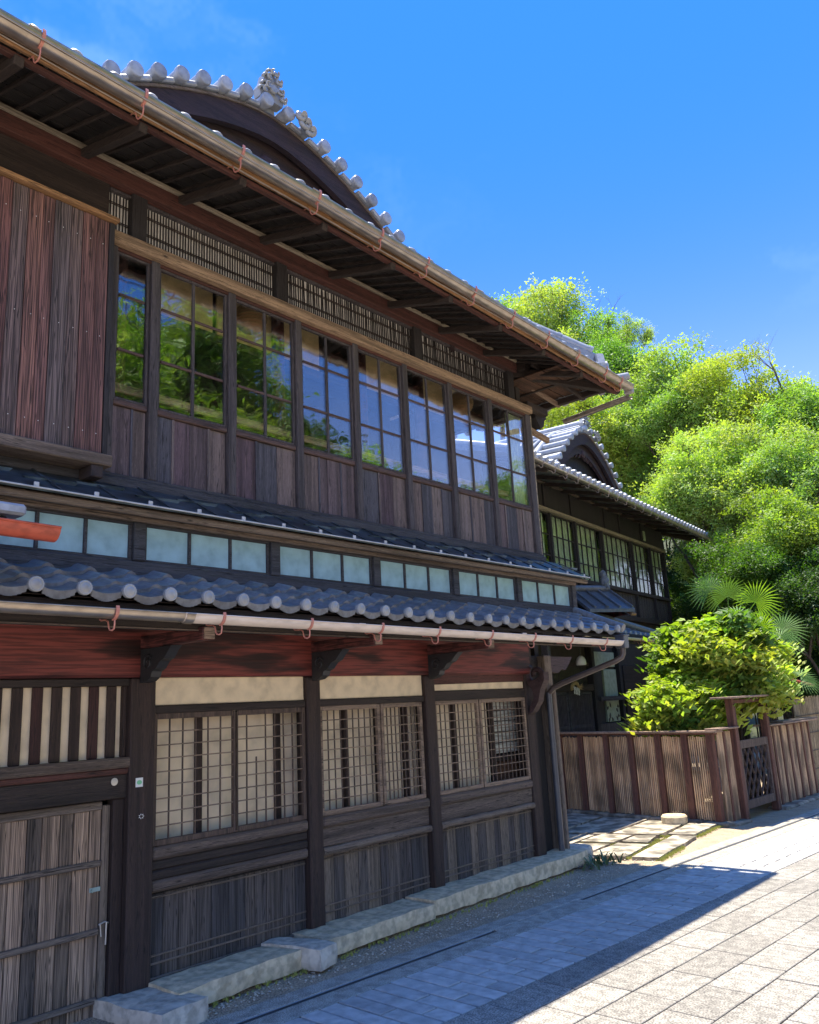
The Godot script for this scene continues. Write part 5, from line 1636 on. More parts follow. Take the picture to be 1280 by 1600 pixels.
func ground() -> void:
	var G := -0.17
	var b := Mb.new()
	var fn := noise(31, 0.35, 3)
	# one sheet to the horizon, finer near the inn
	var xs := [-400.0, -60.0, -10.0]
	for i in 61:
		xs.append(-3.0 + 0.3 * i)
	xs.append_array([17.0, 22.0, 40.0, 90.0, 400.0])
	var zs := [-400.0, -60.0, -12.0, -5.0]
	for i in 22:
		zs.append(-3.0 + 0.2 * i)
	zs.append_array([2.0, 5.0, 12.0, 40.0, 120.0, 400.0])
	var hy := func(x: float, z: float) -> float:
		var y := G
		if x > -2.0 and x < 16.0 and z > -2.5 and z < 1.3:
			y += 0.008 * fn.get_noise_2d(x * 9.0, z * 9.0) + (0.035 if z < 0.38 and x < 9.6 else 0.0)
		return y
	for i in xs.size() - 1:
		for k in zs.size() - 1:
			b.quad(Vector3(xs[i], hy.call(xs[i], zs[k]), zs[k]), Vector3(xs[i + 1], hy.call(xs[i + 1], zs[k]), zs[k]), Vector3(xs[i + 1], hy.call(xs[i + 1], zs[k + 1]), zs[k + 1]), Vector3(xs[i], hy.call(xs[i], zs[k + 1]), zs[k + 1]), Vector3.UP)
	struct(obj("ground", self, b.mesh(), M.earth))
	# street: local x along the road, z across it; origin on the drain
	var road := Node3D.new()
	road.name = "road"
	road.position = Vector3(0, G, 0.70)
	road.rotation.y = -atan(0.055)
	add_child(road, true)
	struct(road)
	bx("bedding", road, M.mortar, Vector3(-30, -0.10, 0.27), Vector3(60, -0.004, 9.0), 0.0)
	# concrete gutter strip with its narrow slot
	bx("kerb_strip", road, M.concrete, Vector3(-30, -0.10, -0.22), Vector3(40, 0.014, -0.035), 0.006)
	bx("kerb_strip", road, M.concrete, Vector3(-30, -0.10, 0.035), Vector3(40, 0.016, 0.24), 0.006)
	bx("drain_slot", road, M.slot, Vector3(-30, -0.10, -0.034), Vector3(6.72, 0.004, 0.034), 0.002)
	bx("drain_slot", road, M.slot, Vector3(8.15, -0.10, -0.034), Vector3(16.0, 0.004, 0.034), 0.002)
	bx("drain_cover", road, M.concrete, Vector3(6.73, -0.10, -0.033), Vector3(8.14, 0.013, 0.033), 0.004)
	bx("drain_cover", road, M.concrete, Vector3(16.01, -0.10, -0.033), Vector3(40, 0.013, 0.033), 0.004)
	bx("slot_edge", road, M.steel, Vector3(-30, -0.02, -0.034), Vector3(6.7, 0.010, -0.026), 0.001)
	bx("slot_edge", road, M.steel, Vector3(8.2, -0.02, -0.034), Vector3(16, 0.010, -0.026), 0.001)
	bx("gravel_joint", road, M.earth_brown, Vector3(-30, -0.10, 0.241), Vector3(40, 0.010, 0.268), 0.0)
	# long narrow pavers laid across, in staggered rows
	var pw := 0.172
	var col := 0
	var x := 3.55
	while x < 16.5:
		var cuts := [0.272, 0.272 + (0.44 if col % 2 == 0 else 0.66), 1.155]
		for k in 2:
			var w: float = cuts[k + 1] - cuts[k] - 0.018
			bx("paver", road, M["paver_%d" % rng.randi_range(0, 4)], Vector3(x, -0.05, cuts[k]), Vector3(x + pw - 0.018, 0.024 + rng.randf_range(-0.002, 0.002), cuts[k] + w), 0.004)
		x += pw
		col += 1
	# sawn granite slabs, rows along the street
	var rows := [1.158, 1.5, 1.845, 2.19, 2.535, 2.87, 3.21, 3.55, 3.89, 4.23, 4.57, 4.91, 5.25, 5.6]
	for r in rows.size() - 1:
		var za: float = rows[r]
		var zb: float = rows[r + 1]
		var xx := (3.9 if r < 4 else 5.0 + 0.3 * (r - 4)) + 0.27 * (r % 2) + rng.randf_range(-0.1, 0.1)
		while xx < (15.0 if r < 9 else 13.0):
			var l := rng.randf_range(0.50, 0.66) if r > 0 else 0.60
			bx("slab", road, M["slab_%d" % rng.randi_range(0, 4)], Vector3(xx, -0.05, za), Vector3(xx + l - 0.012, 0.025 + rng.randf_range(-0.002, 0.002), zb - 0.012), 0.004)
			xx += l
	# beyond and beside these the paving reads as one surface
	var far := Mb.new()
	var cc := 0
	for i in 60:
		for k in 22:
			var xa := 16.6 + 0.62 * i
			var za := 0.30 + 0.36 * k + (0.0)
			far.cbox(Vector3(xa + 0.31 + 0.3 * (k % 2), -0.015, za + 0.18), Vector3(0.61, 0.07, 0.352), Basis(), 0.004)
	var fo := obj("far_paving", road, far.mesh(), M.slab_1)
	fo.set_meta("kind", "stuff")
	bx("near_paving", road, M.slab_0, Vector3(-12, -0.05, 0.272), Vector3(3.5, 0.018, 5.6), 0.004)
	bx("far_side_paving", road, M.slab_3, Vector3(-12, -0.05, 5.61), Vector3(53, 0.018, 8.8), 0.004)
	# court of flagstones between inn and fence
	var court := Node3D.new()
	court.name = "court_path"
	court.position = Vector3(0, G, 0)
	add_child(court, true)
	struct(court)
	var fl := [[[12.15, 0.30], [13.25, 0.16], [13.30, 0.58], [12.2, 0.66], 0], [[10.35, 0.62], [12.1, 0.40], [12.15, 0.72], [10.42, 0.94], 2], [[11.9, -0.45], [13.3, -0.55], [13.3, 0.10], [12.0, 0.22], 0], [[10.25, 0.05], [11.2, -0.02], [11.25, 0.42], [10.3, 0.55], 0],
		[[11.3, -0.02], [11.85, -0.05], [11.95, 0.22], [11.35, 0.36], 1], [[10.3, -0.45], [11.0, -0.52], [11.1, -0.10], [10.3, -0.02], 2], [[11.1, -0.55], [11.8, -0.58], [11.85, -0.12], [11.18, -0.08], 0], [[11.7, -1.25], [13.4, -1.4], [13.4, -0.62], [11.8, -0.52], 2],
		[[10.1, -1.1], [11.6, -1.2], [11.65, -0.62], [10.15, -0.52], 0], [[9.9, -2.0], [11.2, -2.1], [11.3, -1.3], [9.9, -1.2], 1], [[11.3, -2.1], [12.5, -2.15], [12.6, -1.4], [11.4, -1.3], 0], [[12.6, -2.15], [13.7, -2.2], [13.5, -1.5], [12.65, -1.42], 2], [[10.2, -2.9], [11.8, -3.0], [11.9, -2.2], [10.2, -2.1], 2], [[11.9, -3.0], [13.9, -3.0], [13.7, -2.3], [12.0, -2.2], 1]]
	for q in fl:
		var pg := PackedVector2Array()
		for k in 4:
			var a := Vector2(q[k][0], -q[k][1])
			var c := Vector2(q[(k + 1) % 4][0], -q[(k + 1) % 4][1])
			for j in 5:
				pg.append(a.lerp(c, j / 5.0) + Vector2(rng.randf_range(-0.012, 0.012), rng.randf_range(-0.012, 0.012)))
		var pb := Mb.new()
		pb.prism(pg, 0.0, 0.048 + rng.randf_range(-0.008, 0.008), Transform3D(Basis(Vector3.RIGHT, -PI / 2), Vector3.ZERO))
		obj("flagstone", court, pb.mesh(), M["flag_%d" % q[4]])
	var ms := MultiMesh.new()
	ms.transform_format = MultiMesh.TRANSFORM_3D
	var tuft := Mb.new()
	for k in 6:
		var t := k * 1.05
		tuft.tri(Vector3(cos(t) * 0.004, 0, sin(t) * 0.004), Vector3(cos(t + 1) * 0.006, 0, sin(t + 1) * 0.006), Vector3(cos(t) * 0.012, 0.022, sin(t) * 0.012), Vector3(cos(t), 0.3, sin(t)))
	ms.mesh = tuft.mesh()
	ms.instance_count = 1500
	var lines := [[[11.2, 0.48], [13.3, 0.12]], [[12.2, 0.70], [13.3, 0.62]], [[11.95, -0.4], [12.1, 0.3]], [[11.1, -0.55], [11.3, 0.4]], [[10.3, 0.58], [11.9, 0.30]], [[10.4, 0.98], [11.4, 0.86]], [[4.0, 0.46], [9.3, 0.37]]]
	for k in 1500:
		var ln = lines[k % lines.size()]
		var t := rng.randf()
		var p := Vector2(ln[0][0], ln[0][1]).lerp(Vector2(ln[1][0], ln[1][1]), t)
		ms.set_instance_transform(k, Transform3D(Basis(Vector3.UP, rng.randf() * TAU).scaled(Vector3.ONE * rng.randf_range(0.7, 1.8)), Vector3(p.x + rng.randfn() * 0.022, 0.012, p.y + rng.randfn() * 0.022)))
	var mi := MultiMeshInstance3D.new()
	mi.name = "moss"
	mi.multimesh = ms
	mi.material_override = M.moss
	court.add_child(mi)
	mi.set_meta("kind", "stuff")
	# foundation stones along the foot of the wall
	var fs := [
		["foundation_stone", "rough door-side foundation stone at the lower left under the thick door post", Vector3(3.62, -0.12, 0.30), Vector3(0.42, 0.20, 0.74), "foundation_grey", 0.12],
		["foundation_stone", "long pale foundation stone with a broken lower edge under the first lattice bay", Vector3(4.35, -0.07, 0.24), Vector3(1.20, 0.15, 0.40), "foundation", 0.03],
		["foundation_stone", "thin grey ground stone tight against the boards of the first bay", Vector3(4.50, -0.085, 0.0), Vector3(1.35, 0.14, 0.16), "foundation_grey", 0.0],
		["stone_block", "small squared stone block lying askew in front of the second post", Vector3(5.02, -0.06, 0.28), Vector3(0.26, 0.17, 0.62), "foundation_grey", 0.22],
		["foundation_stone", "long flat foundation stone under the middle lattice bay", Vector3(5.95, -0.06, 0.18), Vector3(1.46, 0.14, 0.46), "foundation", 0.02],
		["foundation_stone", "longest foundation stone, running under the last bay to the corner", Vector3(8.22, -0.05, 0.14), Vector3(3.02, 0.16, 0.42), "foundation", 0.0],
	]
	for k in fs.size():
		var q = fs[k]
		var o := obj(q[0], self, stone_mesh(q[3], 40 + k), M[q[4]], Transform3D(Basis(Vector3.UP, q[5]), q[2]))
		tag(o, q[1], "stone", "foundation stones along the inn" if q[0] == "foundation_stone" else "")
	# hexagonal block and its plant, round stone by the fence
	var hx := Mb.new()
	hx.lathe([Vector2(0.0, 0), Vector2(0.26, 0.0), Vector2(0.27, 0.03), Vector2(0.26, 0.17), Vector2(0.235, 0.195), Vector2(0.0, 0.20)], 8, Transform3D(Basis(), Vector3(9.92, G, 0.02)))
	tag(obj("stone_block", self, hx.mesh(), M.foundation_grey), "low eight-sided stone block behind the strap-leaved plant at the corner of the inn", "stone")
	var rs := Mb.new()
	var rf := noise(60, 2.0, 2)
	rs.lathe([Vector2(0.0, 0.0), Vector2(0.19, 0.0), Vector2(0.20, 0.03), Vector2(0.20, 0.11), Vector2(0.18, 0.135), Vector2(0.0, 0.14)], 22, Transform3D(Basis(), Vector3(13.18, -0.13, -0.05)))
	tag(obj("round_stone", self, rs.mesh(), M.foundation), "low round drum-shaped stone on the flagstones in front of the slatted fence", "stone")
	# pebbles and grit in the dirt strip
	var pm := MultiMesh.new()
	pm.transform_format = MultiMesh.TRANSFORM_3D
	var peb := Mb.new()
	peb.lump(Vector3.ZERO, Vector3(0.012, 0.007, 0.010), noise(77, 2.0, 2), 0.6, 4, 6)
	pm.mesh = peb.mesh()
	pm.instance_count = 700
	for k in 700:
		var x2 := rng.randf_range(3.4, 10.4)
		pm.set_instance_transform(k, Transform3D(Basis(Vector3.UP, rng.randf() * TAU).scaled(Vector3.ONE * rng.randf_range(0.2, 0.9)), Vector3(x2, G + 0.012, rng.randf_range(0.36, 0.44) + 0.055 * x2 * rng.randf_range(0.2, 1.0))))
	var pi := MultiMeshInstance3D.new()
	pi.name = "gravel"
	pi.multimesh = pm
	pi.material_override = M.foundation_grey
	add_child(pi)
	pi.set_meta("kind", "stuff")
	tag(pi, "loose grit and small pebbles on the dirt strip along the inn", "gravel")

func hill_y(x: float, z: float) -> float:
	# distance past the line where the wooded slope begins, behind and beyond the buildings
	var d := (x - 27.0) * 0.80 - (z + 6.0) * 0.60
	var y := 0.0
	if d > 0.0:
		y = 0.42 * d * d / (d + 6.0)
	return minf(y, 26.0)

func hills() -> void:
	var b := Mb.new()
	for i in 34:
		for k in 30:
			var x0 := 22.0 + 4.0 * i
			var z0 := -110.0 + 4.0 * k
			if z0 > 4.0:
				continue
			var q := []
			for c in [[0, 0], [4, 0], [4, 4], [0, 4]]:
				q.append(Vector3(x0 + c[0], hill_y(x0 + c[0], z0 + c[1]) - 0.25, z0 + c[1]))
			b.quad(q[0], q[1], q[2], q[3], Vector3.UP)
	struct(obj("hillside", self, b.mesh(), M.hill))
	# the ridge across the valley, seen only in the window glass
	var m := Mb.new()
	var fn := noise(91, 0.006, 4)
	for i in 40:
		for k in 10:
			var q := []
			for c in [[0, 0], [1, 0], [1, 1], [0, 1]]:
				var x = -200.0 + 30.0 * (i + c[0])
				var t: float = (k + c[1]) / 10.0
				var z := 300.0 + 260.0 * t
				var top := 70.0 + 95.0 * exp(-pow((x - 430.0) / 220.0, 2)) + 40.0 * fn.get_noise_1d(x)
				q.append(Vector3(x, top * sin(t * PI * 0.5) - 2.0 + 14.0 * fn.get_noise_2d(x, z), z))
			m.quad(q[0], q[1], q[2], q[3], Vector3.UP)
	struct(obj("far_mountain", self, m.mesh(), M.mountain))

# ---------------------------------------------------------------- plants
# a clump of leaves: each leaf a folded diamond
func leaf_clump(count: int, rad: float, ll: float, lw: float, seed_: int) -> ArrayMesh:
	var r := RandomNumberGenerator.new()
	r.seed = seed_
	var b := Mb.new()
	for i in count:
		var p := Vector3(r.randfn(), r.randfn() * 0.7, r.randfn()) * rad * 0.5
		var d := (Vector3(r.randf_range(-1, 1), r.randf_range(-0.85, 0.4), r.randf_range(-1, 1)) + p.normalized() * 0.5).normalized()
		var up := (Vector3.UP + Vector3(r.randf_range(-1.2, 1.2), 0, r.randf_range(-1.2, 1.2))).normalized()
		var s := d.cross(up).normalized()
		var nrm := s.cross(d)
		var l := ll * r.randf_range(0.7, 1.2)
		var w := lw * r.randf_range(0.8, 1.2)
		var t := p + d * l
		var ml := p + d * l * 0.45 + s * w * 0.5 + nrm * 0.12 * w
		var mr := p + d * l * 0.45 - s * w * 0.5 + nrm * 0.12 * w
		b.tri(p, ml, t, nrm)
		b.tri(p, mr, t, nrm)
	return b.mesh()

const GREENS := [[0.40, 0.56, 0.14], [0.47, 0.61, 0.16], [0.30, 0.48, 0.12], [0.52, 0.60, 0.19], [0.20, 0.37, 0.10], [0.44, 0.54, 0.18]]
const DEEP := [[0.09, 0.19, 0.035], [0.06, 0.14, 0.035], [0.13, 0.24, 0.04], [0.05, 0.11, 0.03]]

# crown made of rounded boughs; returns a multimesh of leaf clumps
func crown(seed_: int, r: Vector3, lobes: int, per: int, clump: ArrayMesh, tones: Array, sz: float) -> MultiMesh:
	var g := RandomNumberGenerator.new()
	g.seed = seed_
	var mm := MultiMesh.new()
	mm.transform_format = MultiMesh.TRANSFORM_3D
	mm.use_colors = true
	mm.mesh = clump
	mm.instance_count = lobes * per
	var n := 0
	for i in lobes:
		var a := g.randf() * TAU
		var e := g.randf_range(-0.55, 1.0)
		var k := sqrt(1.0 - minf(e * e, 0.98))
		var c := Vector3(cos(a) * k * r.x, e * r.y, sin(a) * k * r.z) * g.randf_range(0.35, 0.92)
		var lr := (0.17 + 0.2 * g.randf()) * (r.x + r.z) * 0.5
		var tone: Array = tones[g.randi_range(0, tones.size() - 1)]
		for j in per:
			var d := Vector3(g.randfn(), g.randfn() * 0.8 + 0.35, g.randfn()).normalized()
			var p := c + d * lr * Vector3(1, 0.78, 1) * (1.0 - 0.5 * pow(g.randf(), 3.0) + g.randfn() * 0.13)
			var bs := Basis(Vector3.UP, g.randf() * TAU) * Basis(Vector3.RIGHT, g.randf_range(-0.5, 0.5))
			mm.set_instance_transform(n, Transform3D(bs.scaled(Vector3.ONE * sz * g.randf_range(0.7, 1.3)), p))
			var v := g.randf_range(0.75, 1.25)
			mm.set_instance_color(n, Color(tone[0] * v * g.randf_range(0.85, 1.2), tone[1] * v, tone[2] * v))
			n += 1
	return mm

# branching wood from the foot up; ends inside the crown
func limbs(seed_: int, h: float, r: Vector3, thick: float, depth := 3) -> ArrayMesh:
	var g := RandomNumberGenerator.new()
	g.seed = seed_
	var b := Mb.new()
	var todo := [[Vector3(0, -0.6, 0), Vector3(g.randf_range(-0.1, 0.1), 1, g.randf_range(-0.1, 0.1)).normalized(), h, thick, depth]]
	while todo.size():
		var q = todo.pop_back()
		var p: Vector3 = q[0]
		var d: Vector3 = q[1]
		var l: float = q[2]
		var t: float = q[3]
		var pts := [p]
		var rr := [t]
		for k in 4:
			d = (d + Vector3(g.randf_range(-0.16, 0.16), g.randf_range(-0.02, 0.1), g.randf_range(-0.16, 0.16))).normalized()
			p += d * l / 4.0
			pts.append(p)
			rr.append(t * (1.0 - 0.12 * (k + 1)))
		b.tube(pts, rr, 7 if q[4] > 1 else 5)
		if q[4] > 0:
			var nb := 3 if q[4] > 1 else 2
			for k in nb:
				var a := TAU * (k + g.randf()) / nb
				var nd := (d * 0.9 + Vector3(cos(a), 0.25, sin(a)) * 0.75).normalized()
				todo.append([pts[4 if k == 0 else 3], nd, l * g.randf_range(0.5, 0.72), rr[4] * 0.72, q[4] - 1])
	return b.mesh()

# a tree grown from its branches: wood mesh and a multimesh of leaf clumps at the twig ends, both inside a crown of radius r
func grown(seed_: int, trunk: float, r: Vector3, clump: ArrayMesh, tones: Array, per: int, puff: float, spread := 0.8) -> Dictionary:
	var g := RandomNumberGenerator.new()
	g.seed = seed_
	var segs := []
	var tips := []
	var todo := [[Vector3.ZERO, Vector3(0, 1, 0), 1.0, 1.0, 5]]
	while todo.size():
		var q = todo.pop_back()
		var p: Vector3 = q[0]
		var d: Vector3 = q[1]
		var pts := [p]
		for k in 3:
			d = (d + Vector3(g.randf_range(-0.2, 0.2), g.randf_range(-0.05, 0.1), g.randf_range(-0.2, 0.2))).normalized()
			p += d * q[2] / 3.0
			pts.append(p)
		segs.append([pts, q[3], q[4]])
		if q[4] == 0:
			tips.append(p)
			continue
		if q[4] <= 2:
			tips.append(pts[2])
		var nb := 3 if q[4] > 1 else 2
		var a0 := g.randf() * TAU
		for k in nb:
			var a := a0 + TAU * (k + g.randf_range(-0.25, 0.25)) / nb
			var nd := (d * 0.75 + Vector3(cos(a), g.randf_range(-0.05, 0.35), sin(a)) * spread).normalized()
			todo.append([p, nd, q[2] * g.randf_range(0.55, 0.86), q[3] * 0.62, q[4] - 1])
	# fit the twig ends to the crown
	var lo := Vector3.ONE * 99.0
	var hi := -lo
	for t in tips:
		lo = lo.min(t)
		hi = hi.max(t)
	var mid := (lo + hi) * 0.5
	var sc := r * 2.0 / (hi - lo)
	var fit := func(p: Vector3) -> Vector3:
		return (p - mid) * sc
	var foot: Vector3 = fit.call(Vector3.ZERO)
	var wood_ := Mb.new()
	for s in segs:
		if s[2] == 0 and s[1] < 0.05:
			pass
		var pp := []
		var rr := []
		for k in 4:
			pp.append(fit.call(s[0][k]))
			rr.append(maxf(0.012, trunk * s[1] * (1.0 - 0.1 * k)))
		wood_.tube(pp, rr, 7 if s[2] > 3 else (5 if s[2] > 1 else 3), false)
	wood_.tube([foot - Vector3(0, 3.4, 0), foot - Vector3(0.05, 1.6, 0), foot], [trunk * 1.35, trunk * 1.1, trunk], 8)
	var mm := MultiMesh.new()
	mm.transform_format = MultiMesh.TRANSFORM_3D
	mm.use_colors = true
	mm.mesh = clump
	mm.instance_count = tips.size() * per
	var n := 0
	var base: Array = tones[g.randi_range(0, tones.size() - 1)]
	for t in tips:
		var c: Vector3 = fit.call(t)
		var other: Array = tones[g.randi_range(0, tones.size() - 1)]
		var mx := g.randf() * 0.7
		var v0 := g.randf_range(0.75, 1.25)
		for j in per:
			var o := Vector3(g.randfn(), g.randfn() * 0.5 + 0.1, g.randfn()) * puff
			var bs := Basis(Vector3.UP, g.randf() * TAU) * Basis(Vector3.RIGHT, g.randf_range(-0.4, 0.4))
			mm.set_instance_transform(n, Transform3D(bs.scaled(Vector3.ONE * g.randf_range(0.65, 1.25)), c + o))
			var v := v0 * g.randf_range(0.8, 1.2)
			mm.set_instance_color(n, Color(lerpf(base[0], other[0], mx) * v * g.randf_range(0.9, 1.12), lerpf(base[1], other[1], mx) * v, lerpf(base[2], other[2], mx) * v))
			n += 1
	return {"limbs": wood_.mesh(), "crown": mm, "h": -(foot.y - 3.4)}

func tree_from(parts: Dictionary, called: String, label: String, at: Vector3, s: Vector3, turn: float, group := "") -> Node3D:
	var t := thing(called, label, "tree", at, turn, group)
	t.scale = s
	var tone := int(absf(at.x * 3.7 + at.z * 5.3)) % 5
	obj("trunk", t, parts.limbs, M.bark, Transform3D(Basis(), Vector3(0, parts.h, 0)))
	var m := MultiMeshInstance3D.new()
	m.name = "crown"
	m.multimesh = parts.crown
	m.material_override = M["leaf_%d" % tone]
	m.position = Vector3(0, parts.h, 0)
	t.add_child(m, true)
	m.set_meta("kind", "stuff")
	return t

func plants() -> void:
	var cl := leaf_clump(22, 0.36, 0.145, 0.08, 1)
	var cs := leaf_clump(16, 0.30, 0.13, 0.07, 2)
	var protos := []
	for k in 4:
		protos.append(grown(300 + k, 0.17, Vector3(3.0, 2.7, 3.0), cl, GREENS, 10, 0.36))
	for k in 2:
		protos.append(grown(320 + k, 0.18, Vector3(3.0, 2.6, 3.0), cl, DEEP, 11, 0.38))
	protos.append(grown(331, 0.10, Vector3(2.2, 2.4, 2.2), cs, GREENS, 5, 0.26))
	# where each crown's centre stands, its radius, its kind and what it is
	var W := [
		[32.70, 18.72, -13.35, 3.10, 0, "tall yellow-green tree with rounded head just right of the long eave"],
		[33.67, 17.28, -11.61, 2.73, 1, "round-headed bright tree standing above the end of the eave"],
		[34.76, 18.50, -9.36, 1.43, 6, "slender tree with a small tufted head alone against the sky"],
		[30.73, 14.59, -8.54, 2.28, 2, "bright green tree filling the gap under the slender tuft-headed tree"],
		[30.88, 12.81, -5.64, 2.73, 0, "broad dome-shaped light green tree at the middle of the skyline"],
		[28.44, 11.90, -6.34, 1.92, 3, "fresh green tree at the left shoulder of the dome-shaped tree"],
		[29.62, 11.43, -3.14, 2.29, 1, "yellowish tree on the skyline right of the dome-shaped tree"],
		[28.20, 9.96, -0.78, 2.01, 2, "light green tree at the right edge of the picture under the sky"],
		[27.50, 11.31, -8.31, 1.91, 1, "lime-green tree right beside the tiled gable of the far building"],
		[29.98, 10.38, -7.80, 2.14, 2, "green tree just above the far building's long eave"],
		[26.13, 8.64, -4.06, 1.92, 1, "yellow-green tree in the middle of the wooded slope"],
		[25.75, 8.25, -2.12, 1.96, 3, "wide yellow-green tree below the skyline at right"],
		[25.20, 7.30, -0.42, 1.77, 0, "bright loose tree at the right edge half way down the slope"],
		[29.47, 8.50, -6.48, 1.79, 2, "tree with light foliage behind the tip of the far building's eave"],
		[26.42, 6.71, -3.28, 1.78, 0, "leafy tree with visible pale boughs right of the far eave tip"],
		[23.07, 5.59, -0.63, 1.72, 2, "tree with bare crossing branches above the palm at right"],
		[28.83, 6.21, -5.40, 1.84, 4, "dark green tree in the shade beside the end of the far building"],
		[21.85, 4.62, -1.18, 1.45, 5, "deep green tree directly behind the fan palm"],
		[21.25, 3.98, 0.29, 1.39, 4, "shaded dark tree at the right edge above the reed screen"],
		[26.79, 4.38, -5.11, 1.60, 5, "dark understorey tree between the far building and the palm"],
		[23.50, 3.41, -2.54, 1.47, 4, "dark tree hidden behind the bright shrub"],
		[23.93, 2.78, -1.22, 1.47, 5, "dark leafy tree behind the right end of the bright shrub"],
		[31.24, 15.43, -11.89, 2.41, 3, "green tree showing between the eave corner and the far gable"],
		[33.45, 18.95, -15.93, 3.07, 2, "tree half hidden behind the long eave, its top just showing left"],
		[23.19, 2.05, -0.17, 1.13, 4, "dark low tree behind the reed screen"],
	]
	for q in W:
		var rad: float = q[3] * 0.92
		var s := rad / 3.0
		var base := hill_y(q[0], q[2])
		var p: Dictionary = protos[q[4]]
		var y0: float = q[1] - p.h * s
		var t := tree_from(p, "tree", q[5], Vector3(q[0], y0, q[2]), Vector3.ONE * s, fmod(q[0] * 7.3 + q[2] * 3.1, TAU), "trees on the slope behind the buildings")
		if y0 > base - 0.3:
			var tb := Mb.new()
			tb.tube([Vector3(0, (base - y0 - 0.6) / s, 0), Vector3(0, 0.05, 0)], [0.30, 0.23], 8)
			obj("trunk_foot", t, tb.mesh(), M.bark)
	# bare dead tops against the sky
	for q in [[34.36, 19.2, -10.2, 2.4, "bare dead twigs standing between the two round treetops above the eave end"], [28.06, 12.5, -1.32, 2.2, "bare dead branches poking from the treetops at the right against the sky"], [36.8, 22.3, -14.2, 1.6, "small bare twig top above the trees beside the eave"]]:
		var t := thing("dead_branches", q[4], "branches", Vector3(q[0], q[1], q[2]))
		t.scale = Vector3.ONE * q[3]
		obj("branches", t, limbs(int(q[0] * 10), 0.6, Vector3.ONE, 0.02, 4), M.twig)
	# trees across the street; they stand behind the photographer and show in the window glass
	var A := [[13.0, 12.6, 18.0, 3.4, 1], [17.0, 14.2, 19.0, 3.6, 0], [21.5, 13.2, 20.0, 3.4, 4], [26.0, 10.2, 19.0, 3.2, 2], [31.0, 8.0, 20.0, 2.6, 3], [37.5, 10.6, 19.0, 3.0, 5], [42.5, 12.6, 20.0, 3.6, 0], [8.0, 10.8, 17.0, 3.2, 3], [3.0, 12.0, 19.0, 3.4, 2], [15.0, 8.3, 15.0, 3.0, 2], [20.0, 8.0, 16.0, 3.0, 3], [25.0, 7.2, 16.0, 2.8, 0], [10.5, 7.5, 15.0, 2.8, 0], [34.0, 7.0, 17.0, 2.4, 1], [39.0, 7.6, 17.0, 2.6, 2], [29.0, 6.6, 16.0, 2.2, 1], [46.0, 9.0, 18.0, 3.2, 1], [5.5, 7.5, 15.5, 2.8, 1]]
	for q in A:
		var p: Dictionary = protos[q[4]]
		var s: float = q[3] / 3.0
		tree_from(p, "tree", ["broad tree across the street mirrored in the left gallery windows", "tree across the street mirrored in the middle gallery windows", "tree across the street mirrored in the right-hand gallery windows"][0 if q[0] < 14.0 else (1 if q[0] < 28.0 else 2)], Vector3(q[0], q[1] - p.h * s, q[2]), Vector3.ONE * s, q[0], "trees reflected in the gallery windows")
		var t: Node3D = get_child(get_child_count() - 1)
		var tb := Mb.new()
		tb.tube([Vector3(0, -(q[1] - p.h * s) / s, 0), Vector3(0, 0, 0)], [0.3, 0.24], 8)
		obj("trunk_foot", t, tb.mesh(), M.bark)
	# shrubs over the fence: single broad leaves
	var big := leaf_clump(7, 0.22, 0.165, 0.085, 3)
	var sh_t := [[0.34, 0.48, 0.08], [0.42, 0.54, 0.12], [0.22, 0.36, 0.06], [0.44, 0.50, 0.11], [0.13, 0.24, 0.05]]
	for q in [["shrub", "large bright leafy shrub behind the fence, below the fan palm", Vector3(15.75, 0, 0.0), Vector3(1.30, 1.05, 1.15), 2.15, 44, 80, 61], ["shrub", "lower pale green shrub spilling over the slatted fence cap in front of the big shrub", Vector3(14.5, 0, -0.25), Vector3(0.72, 0.72, 0.80), 1.50, 28, 66, 62], ["shrub", "shady leafy shrub behind the gate posts at the right", Vector3(17.5, 0, -0.1), Vector3(0.75, 0.8, 0.75), 1.9, 12, 110, 63]]:
		var t := thing(q[0], q[1], "shrub", q[2])
		var st := Mb.new()
		for k in 7:
			var a := k * 0.9
			st.tube([Vector3(0.08 * cos(a), -0.2, 0.08 * sin(a)), Vector3(0.3 * cos(a), q[4] * 0.55, 0.3 * sin(a)), Vector3(0.6 * cos(a), q[4] * 1.05, 0.5 * sin(a))], [0.022, 0.016, 0.008], 6)
		obj("stems", t, st.mesh(), M.bark)
		var m := MultiMeshInstance3D.new()
		m.name = "foliage"
		m.multimesh = crown(q[7], q[3], q[5], q[6], big, sh_t if q[7] != 63 else GREENS, 1.0)
		m.material_override = M.leaf
		m.position = Vector3(0, q[4], 0)
		t.add_child(m, true)
		m.set_meta("kind", "stuff")
		# arching sprays that stick out of the outline
		if q[7] != 63:
			var sp := MultiMesh.new()
			sp.transform_format = MultiMesh.TRANSFORM_3D
			sp.use_colors = true
			sp.mesh = big
			sp.instance_count = 9 * 9
			var wood_ := Mb.new()
			for k in 9:
				var a := PI * 0.55 + k * 0.42 + rng.randf_range(-0.1, 0.1)
				var tip := Vector3(cos(a) * q[3].x * 1.25, rng.randf_range(0.1, 0.75), sin(a) * q[3].z * 1.1)
				var root := tip * 0.35
				wood_.tube([root, root.lerp(tip, 0.6) + Vector3(0, 0.14, 0), tip], [0.008, 0.005, 0.003], 5)
				for j in 9:
					var f := 0.3 + 0.7 * j / 8.0
					sp.set_instance_transform(k * 9 + j, Transform3D(Basis(Vector3.UP, rng.randf() * TAU).scaled(Vector3.ONE * 0.62), root.lerp(tip, f) + Vector3(0, 0.14 * sin(f * PI), 0)))
					sp.set_instance_color(k * 9 + j, Color(0.4, 0.5, 0.07))
			var mi := MultiMeshInstance3D.new()
			mi.name = "sprays"
